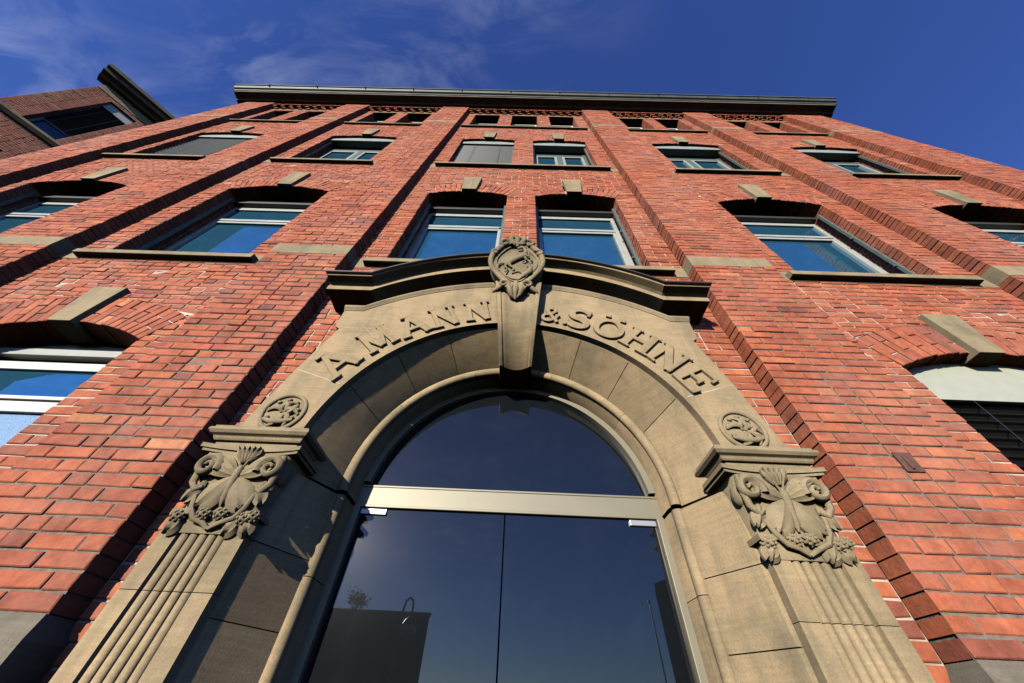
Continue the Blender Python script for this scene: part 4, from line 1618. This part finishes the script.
limb([(0.06, 0.10, 0.05), (0.085, 0.06, 0.056), (0.06, 0.03, 0.05), (0.05, 0.035, 0.045)], [0.018, 0.012, 0.008, 0.010])
limb([(-0.08, 0.0, 0.04), (-0.10, -0.04, 0.045), (-0.075, -0.075, 0.045), (-0.095, -0.115, 0.04)], [0.027, 0.016, 0.010, 0.011])
limb([(-0.07, 0.01, 0.045), (-0.055, -0.035, 0.05), (-0.025, -0.06, 0.05), (-0.03, -0.10, 0.045)], [0.026, 0.016, 0.010, 0.011])
limb([(-0.10, 0.01, 0.035), (-0.145, 0.01, 0.035), (-0.165, -0.04, 0.035), (-0.15, -0.09, 0.03)], [0.010, 0.015, 0.014, 0.004])
limb([(0.02, -0.20, 0.025), (0.06, -0.15, 0.035), (0.11, -0.10, 0.04), (0.12, -0.04, 0.038), (0.09, -0.01, 0.03)], [0.012, 0.030, 0.034, 0.024, 0.012])
limb([(0.02, -0.20, 0.025), (-0.04, -0.19, 0.03), (-0.09, -0.155, 0.028)], [0.016, 0.018, 0.006])
limb([(0.09, -0.16, 0.03), (0.02, -0.09, 0.03), (-0.04, -0.12, 0.028)], [0.016, 0.012, 0.008])
mb.build('cartouche', M_STONE2, KEY, smooth=50)

# ------------------------------------------------------------------ glazed door and fanlight
DY = 0.345
mb = MB()
mb.box(-1.012, 1.012, DY - 0.012, DY + 0.06, 2.407, 2.530)
mb.box(-1.012, 1.012, DY - 0.018, DY + 0.05, 2.394, 2.410)
mb.box(-1.012, 1.012, DY - 0.018, DY + 0.05, 2.527, 2.541)
DOOR = mb.build('door_transom', M_CHAMP, HOUSE, bevel=0.003)
mb = MB()
rows = [[pol(r, a, y) for r, y in ((1.012, DY - 0.03), (0.961, DY - 0.03), (0.961, DY + 0.04), (1.012, DY + 0.04))] for a in np.linspace(-84, 84, 57)]
mb.grid(rows, closed_u=True)
FAN = mb.build('fanlight', M_CHAMP, HOUSE, smooth=30)
mb = MB()
pts = [(0.968 * math.sin(R(a)), ZS + 0.968 * math.cos(R(a))) for a in np.linspace(-84.3, 84.3, 57)]
mb.prism(pts[::-1], DY + 0.008, DY + 0.02)
mb.build('pane', M_DOORG, FAN)
for s in (-1, 1):
    mb = MB()
    mb.box(*sorted((s * 0.963, s * 1.012)), DY - 0.03, DY + 0.05, 0, 2.394)
    mb.build('door_frame', M_CHAMP, HOUSE, bevel=0.003)
for s in (-1, 1):
    mb = MB()
    x0, x1 = (-0.958, -0.0215) if s < 0 else (-0.0125, 0.958)
    mb.box(x0, x1, DY + 0.004, DY + 0.016, 0.012, 2.388)
    leafd = mb.build('door_leaf', M_DOORG, HOUSE)
    mb = MB()
    mb.box(*sorted((s * 0.79, s * 0.957)), DY - 0.012, DY + 0.03, 2.352, 2.386)
    mb.build('patch_fitting', M_STEEL, leafd, bevel=0.003)
    mb = MB()
    xh = -0.017 + s * 0.09
    mb.tube([(xh, DY - 0.06, 0.75), (xh, DY - 0.06, 1.45)], 0.014, 10)
    for z in (0.85, 1.35):
        mb.tube([(xh, DY - 0.06, z), (xh, DY + 0.006, z)], 0.008, 8, nrm=(1, 0, 0))
    mb.build('door_handle', M_STEEL, leafd, smooth=40)
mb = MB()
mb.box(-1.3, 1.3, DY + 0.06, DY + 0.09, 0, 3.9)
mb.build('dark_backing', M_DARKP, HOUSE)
mb = MB()
mb.box(-1.25, 1.25, -0.35, 0.45, 0.0, 0.012)
mb.build('door_step', M_STONE2, HOUSE)

# ------------------------------------------------------------------ neighbouring building on the left
NB = empty('corner_building', (-16.11, -0.34, 0))
ang = R(90 - 38)                       # its wall runs away to the right
NB.rotation_euler = (0, 0, ang)
tag(NB, 'brown brick corner building with deep eaves, seen over the left edge of the red facade', 'building')
# local: x along the visible wall, -y out of it
B = Bricks()
frn = {'f': FR_FRONT}
NH = 17.36
wins = [(0.58, 1.40, 13.66, 16.80)]
for k in range(3):
    wins.append((0.58, 1.40, 1.3 + 4 * k, 4.2 + 4 * k))
for r in range(int(NH / BH) - 5):
    za, zb = 0.3 + r * BH, 0.3 + (r + 1) * BH
    zm = (za + zb) / 2
    x = 0.0
    for a, b, w0, w1 in wins:
        if w0 < zm < w1:
            B.row('f', r, za, zb, x, a, ('deep' if r % 2 else 'long') if x == 0 else None, 'long')
            x = b
    B.row('f', r, za, zb, x, 9.0, ('deep' if r % 2 else 'long') if x == 0 else None, None)
B.build('wall', [M_BRICK2, M_MORT_D], NB, frn)
mb = MB()
mb.box(0.01, 9.0, 0.42, 8, 0, NH)
mb.build('inner_wall', M_BRICK2, NB)
mb = MB()
mb.box(0.0, 9, -0.02, 0.2, NH - 0.38, NH)
mb.build('eaves_frieze', M_STONE2, NB)
mb = MB()
prof = [(0.1, 0.0), (-0.18, 0.0), (-0.26, 0.07), (-0.45, 0.10), (-0.50, 0.22), (-0.62, 0.26), (-0.64, 0.42), (0.1, 0.44)]
rows = [[(x, y, NH + dz) for y, dz in prof] for x in (-0.3, 9)]
mb.grid(rows)
mb.add(rows[0], [tuple(range(len(prof)))]); mb.add(rows[1], [tuple(range(len(prof)))[::-1]])
mb.build('eaves_cornice', M_EAVES, NB)
mb = MB()
mb.box(-0.25, 9, -0.5, 8.3, NH + 0.43, NH + 0.5)
mb.build('roof', M_ROOF, NB)
mb = MB()
prof = [(0.05, -0.16), (-0.06, -0.14), (-0.14, -0.04), (-0.15, 0.04), (0.05, 0.10)]
rows = [[(x, y, 13.5 + dz) for y, dz in prof] for x in (-0.06, 9)]
mb.grid(rows)
mb.add(rows[0], [tuple(range(len(prof)))]); mb.add(rows[1], [tuple(range(len(prof)))[::-1]])
mb.build('string_course', M_STONE2, NB)
for k, (a, b, w0, w1) in enumerate(wins):
    mb = MB()
    frame_bar(mb, a, a + .07, w0, w1, 0.2); frame_bar(mb, b - .07, b, w0, w1, 0.2)
    frame_bar(mb, a + .07, b - .07, w1 - .07, w1, 0.202); frame_bar(mb, a + .07, b - .07, w0, w0 + .07, 0.202)
    frame_bar(mb, a + .07, b - .07, w0 + 0.62, w0 + 0.70, 0.198)
    f = mb.build('window', M_GREYFR, NB)
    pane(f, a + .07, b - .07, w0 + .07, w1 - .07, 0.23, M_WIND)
    slats(f, a + 0.05, b - 0.05, w0 + 0.62, w1 - 0.42, 0.13, M_SLATD, 0.095, 40, 0.085)
    mb = MB()
    mb.box(a + 0.02, b - 0.02, 0.09, 0.18, w1 - 0.40, w1 - 0.01)
    mb.build('blind_box', M_GREYFR, f, bevel=0.005)
    mb = MB()
    mb.box(a, b, 0.0, 0.42, w1, w1 + 0.03); mb.box(a - 0.03, a, 0.03, 0.42, w0, w1); mb.box(b, b + 0.03, 0.03, 0.42, w0, w1)
    mb.build('reveal', M_BRICK2, f)

# ------------------------------------------------------------------ what the door glass mirrors: the far side of the street
ST = empty('flat_roofed_shed', (0, 0, 0))
tag(ST, 'dark flat roofed shed across the street mirrored in the left door leaf', 'shed')
mb = MB()
pl = [(-34.0, -11.6), (-34.0, -17.5), (-4.1, -17.5), (-2.55, -11.6)]  # unseen left run is added length, there to keep sun off the ground
mb.add([(x, y, -0.13) for x, y in pl] + [(x, y, 3.87) for x, y in pl], [(4, 5, 6, 7), (0, 1, 5, 4), (1, 2, 6, 5), (2, 3, 7, 6), (3, 0, 4, 7)])
wsh = mb.build('wall', M_PLASTER, ST, bevel=0.01)
mb = MB()
pl = [(-34.06, -11.54), (-34.06, -17.56), (-4.06, -17.56), (-2.49, -11.54)]
mb.add([(x, y, 3.872) for x, y in pl] + [(x, y, 3.95) for x, y in pl], [(3, 2, 1, 0), (4, 5, 6, 7), (0, 1, 5, 4), (1, 2, 6, 5), (2, 3, 7, 6), (3, 0, 4, 7)])
mb.build('roof_edge', M_BLACK, ST, bevel=0.01)
mb = MB()
mb.box(-6.6, -5.6, -11.6, -11.56, -0.13, 2.0)
mb.build('door', M_GREEN, ST)

GH = empty('gabled_house', (0, 0, 0))
tag(GH, 'dark gabled house across the street mirrored at the right edge of the door', 'house')
mb = MB()
poly = [(5.10, -0.13), (11.0, -0.13), (11.0, 4.3), (8.0, 5.9), (5.10, 4.9)]
vs = [(x, -11.7, z) for x, z in poly] + [(x + 2.9, -18.5, z) for x, z in poly]
mb.add(vs, [(4, 3, 2, 1, 0), (5, 6, 7, 8, 9)] + [(i, (i + 1) % 5, (i + 1) % 5 + 5, i + 5) for i in range(5)])
mb.build('wall', M_PLASTER, GH)
mb = MB()
for (xa, za), (xb, zb) in (((5.06, 4.9), (8.0, 5.92)), ((11.1, 4.27), (8.0, 5.92))):
    vs = [(xa, -11.5, za), (xb, -11.5, zb), (xb + 2.95, -18.6, zb), (xa + 2.95, -18.6, za), (xa, -11.5, za + .14), (xb, -11.5, zb + .14), (xb + 2.95, -18.6, zb + .14), (xa + 2.95, -18.6, za + .14)]
    mb.add(vs, [(0, 1, 2, 3), (4, 7, 6, 5), (0, 4, 5, 1), (1, 5, 6, 2), (2, 6, 7, 3), (3, 7, 4, 0)])
mb.build('roof', M_ROOF, GH)
for x in (6.6, 8.9):
    mb = MB(); mb.box(x, x + 0.9, -11.73, -11.66, 1.2, 2.6)
    f = mb.build('window', M_GREYFR, GH)
    mb = MB(); mb.box(x + .07, x + .83, -11.655, -11.65, 1.27, 2.53)
    mb.build('pane', M_WING, f)

LP = empty('street_lamp', (-2.72, -8.6, -0.13))
tag(LP, 'black gooseneck street lamp with hanging opal globe, mirrored in the left door leaf', 'street lamp')
mb = MB()
mb.tube([(0, 0, 0), (0, 0, 0.5), (0, 0, 0.52), (0, 0, 3.1)], [0.07, 0.07, 0.045, 0.035], 12, nrm=(0, 1, 0))
mb.build('pole', M_BLACK, LP, smooth=40)
mb = MB()
mb.tube([(0, 0, 3.1), (0.0, 0, 3.62), (0.03, 0, 3.78), (0.12, 0, 3.86), (0.21, 0, 3.80), (0.24, 0, 3.66), (0.24, 0, 3.45)], 0.028, 10, nrm=(0, 1, 0))
mb.build('arm', M_BLACK, LP, smooth=40)
mb = MB()
mb.tube([(0.24, 0, 3.47), (0.24, 0, 3.40), (0.24, 0, 3.30)], [0.05, 0.13, 0.19], 16, nrm=(0, 1, 0))
hd = mb.build('shade', M_BLACK, LP, smooth=40)
mb = MB(); mb.ball((0.24, 0, 3.22), 0.185, 0.185, 0.185, 20, 12)
mb.build('globe', M_GLOBE, LP, smooth=80)

FP = empty('flag_pole', (4.65, -11.2, -0.13))
tag(FP, 'thin pale pole in front of the gabled house, mirrored in the right door leaf', 'pole')
mb = MB(); mb.tube([(0, 0, 0), (0, 0, 4.55)], [0.04, 0.022], 10, nrm=(0, 1, 0))
mb.build('pole', M_STEEL, FP, smooth=40)
mb = MB(); mb.ball((0, 0, 4.58), 0.05, 0.05, 0.05)
mb.build('finial', M_STEEL, FP, smooth=60)


def shrub(name, label, loc, h, rad, nleaf, seed, cat):
    rr = random.Random(seed)
    root = empty(name, loc)
    tag(root, label, cat)
    mb = MB()
    tips = []
    for i in range(9):
        a = rr.uniform(0, 6.28); e = rr.uniform(0.3, 1.0)
        p1 = Vector((math.cos(a) * rad * 0.4, math.sin(a) * rad * 0.4, h * 0.45 * rr.uniform(.7, 1.1)))
        p2 = Vector((math.cos(a) * rad * e, math.sin(a) * rad * e, h * rr.uniform(.6, 1.0)))
        mb.tube([(0, 0, 0), p1, p2], [0.03 * h, 0.018 * h, 0.004], 6, nrm=(0.3, 1, 0.1))
        tips += [p1.lerp(p2, t) for t in (0.3, 0.55, 0.8, 1.0)]
    mb.build('stem' if h < 2 else 'trunk', M_BARK, root, smooth=50)
    mb = MB()
    for i in range(nleaf):
        c = rr.choice(tips) + Vector((rr.gauss(0, 1), rr.gauss(0, 1), rr.gauss(0, 1))) * rad * 0.16
        s = rr.uniform(0.035, 0.07) * (1 + h * 0.12)
        u = Vector((rr.gauss(0, 1), rr.gauss(0, 1), rr.gauss(0, 1))).normalized()
        v = u.orthogonal().normalized()
        mb.add([c - u * s, c + v * s * .45, c + u * s, c - v * s * .45], [(0, 1, 2, 3)])
    mb.build('foliage', M_LEAF, root)
    return root


shrub('roof_shrub', 'small leafy shrub growing on the roof of the dark shed', (-5.2, -11.9, 3.94), 0.5, 0.45, 260, 4, 'shrub')
shrub('garden_tree', 'small leafy tree beside the gabled house wall', (4.6, -11.9, -0.13), 2.2, 0.6, 1300, 9, 'tree')
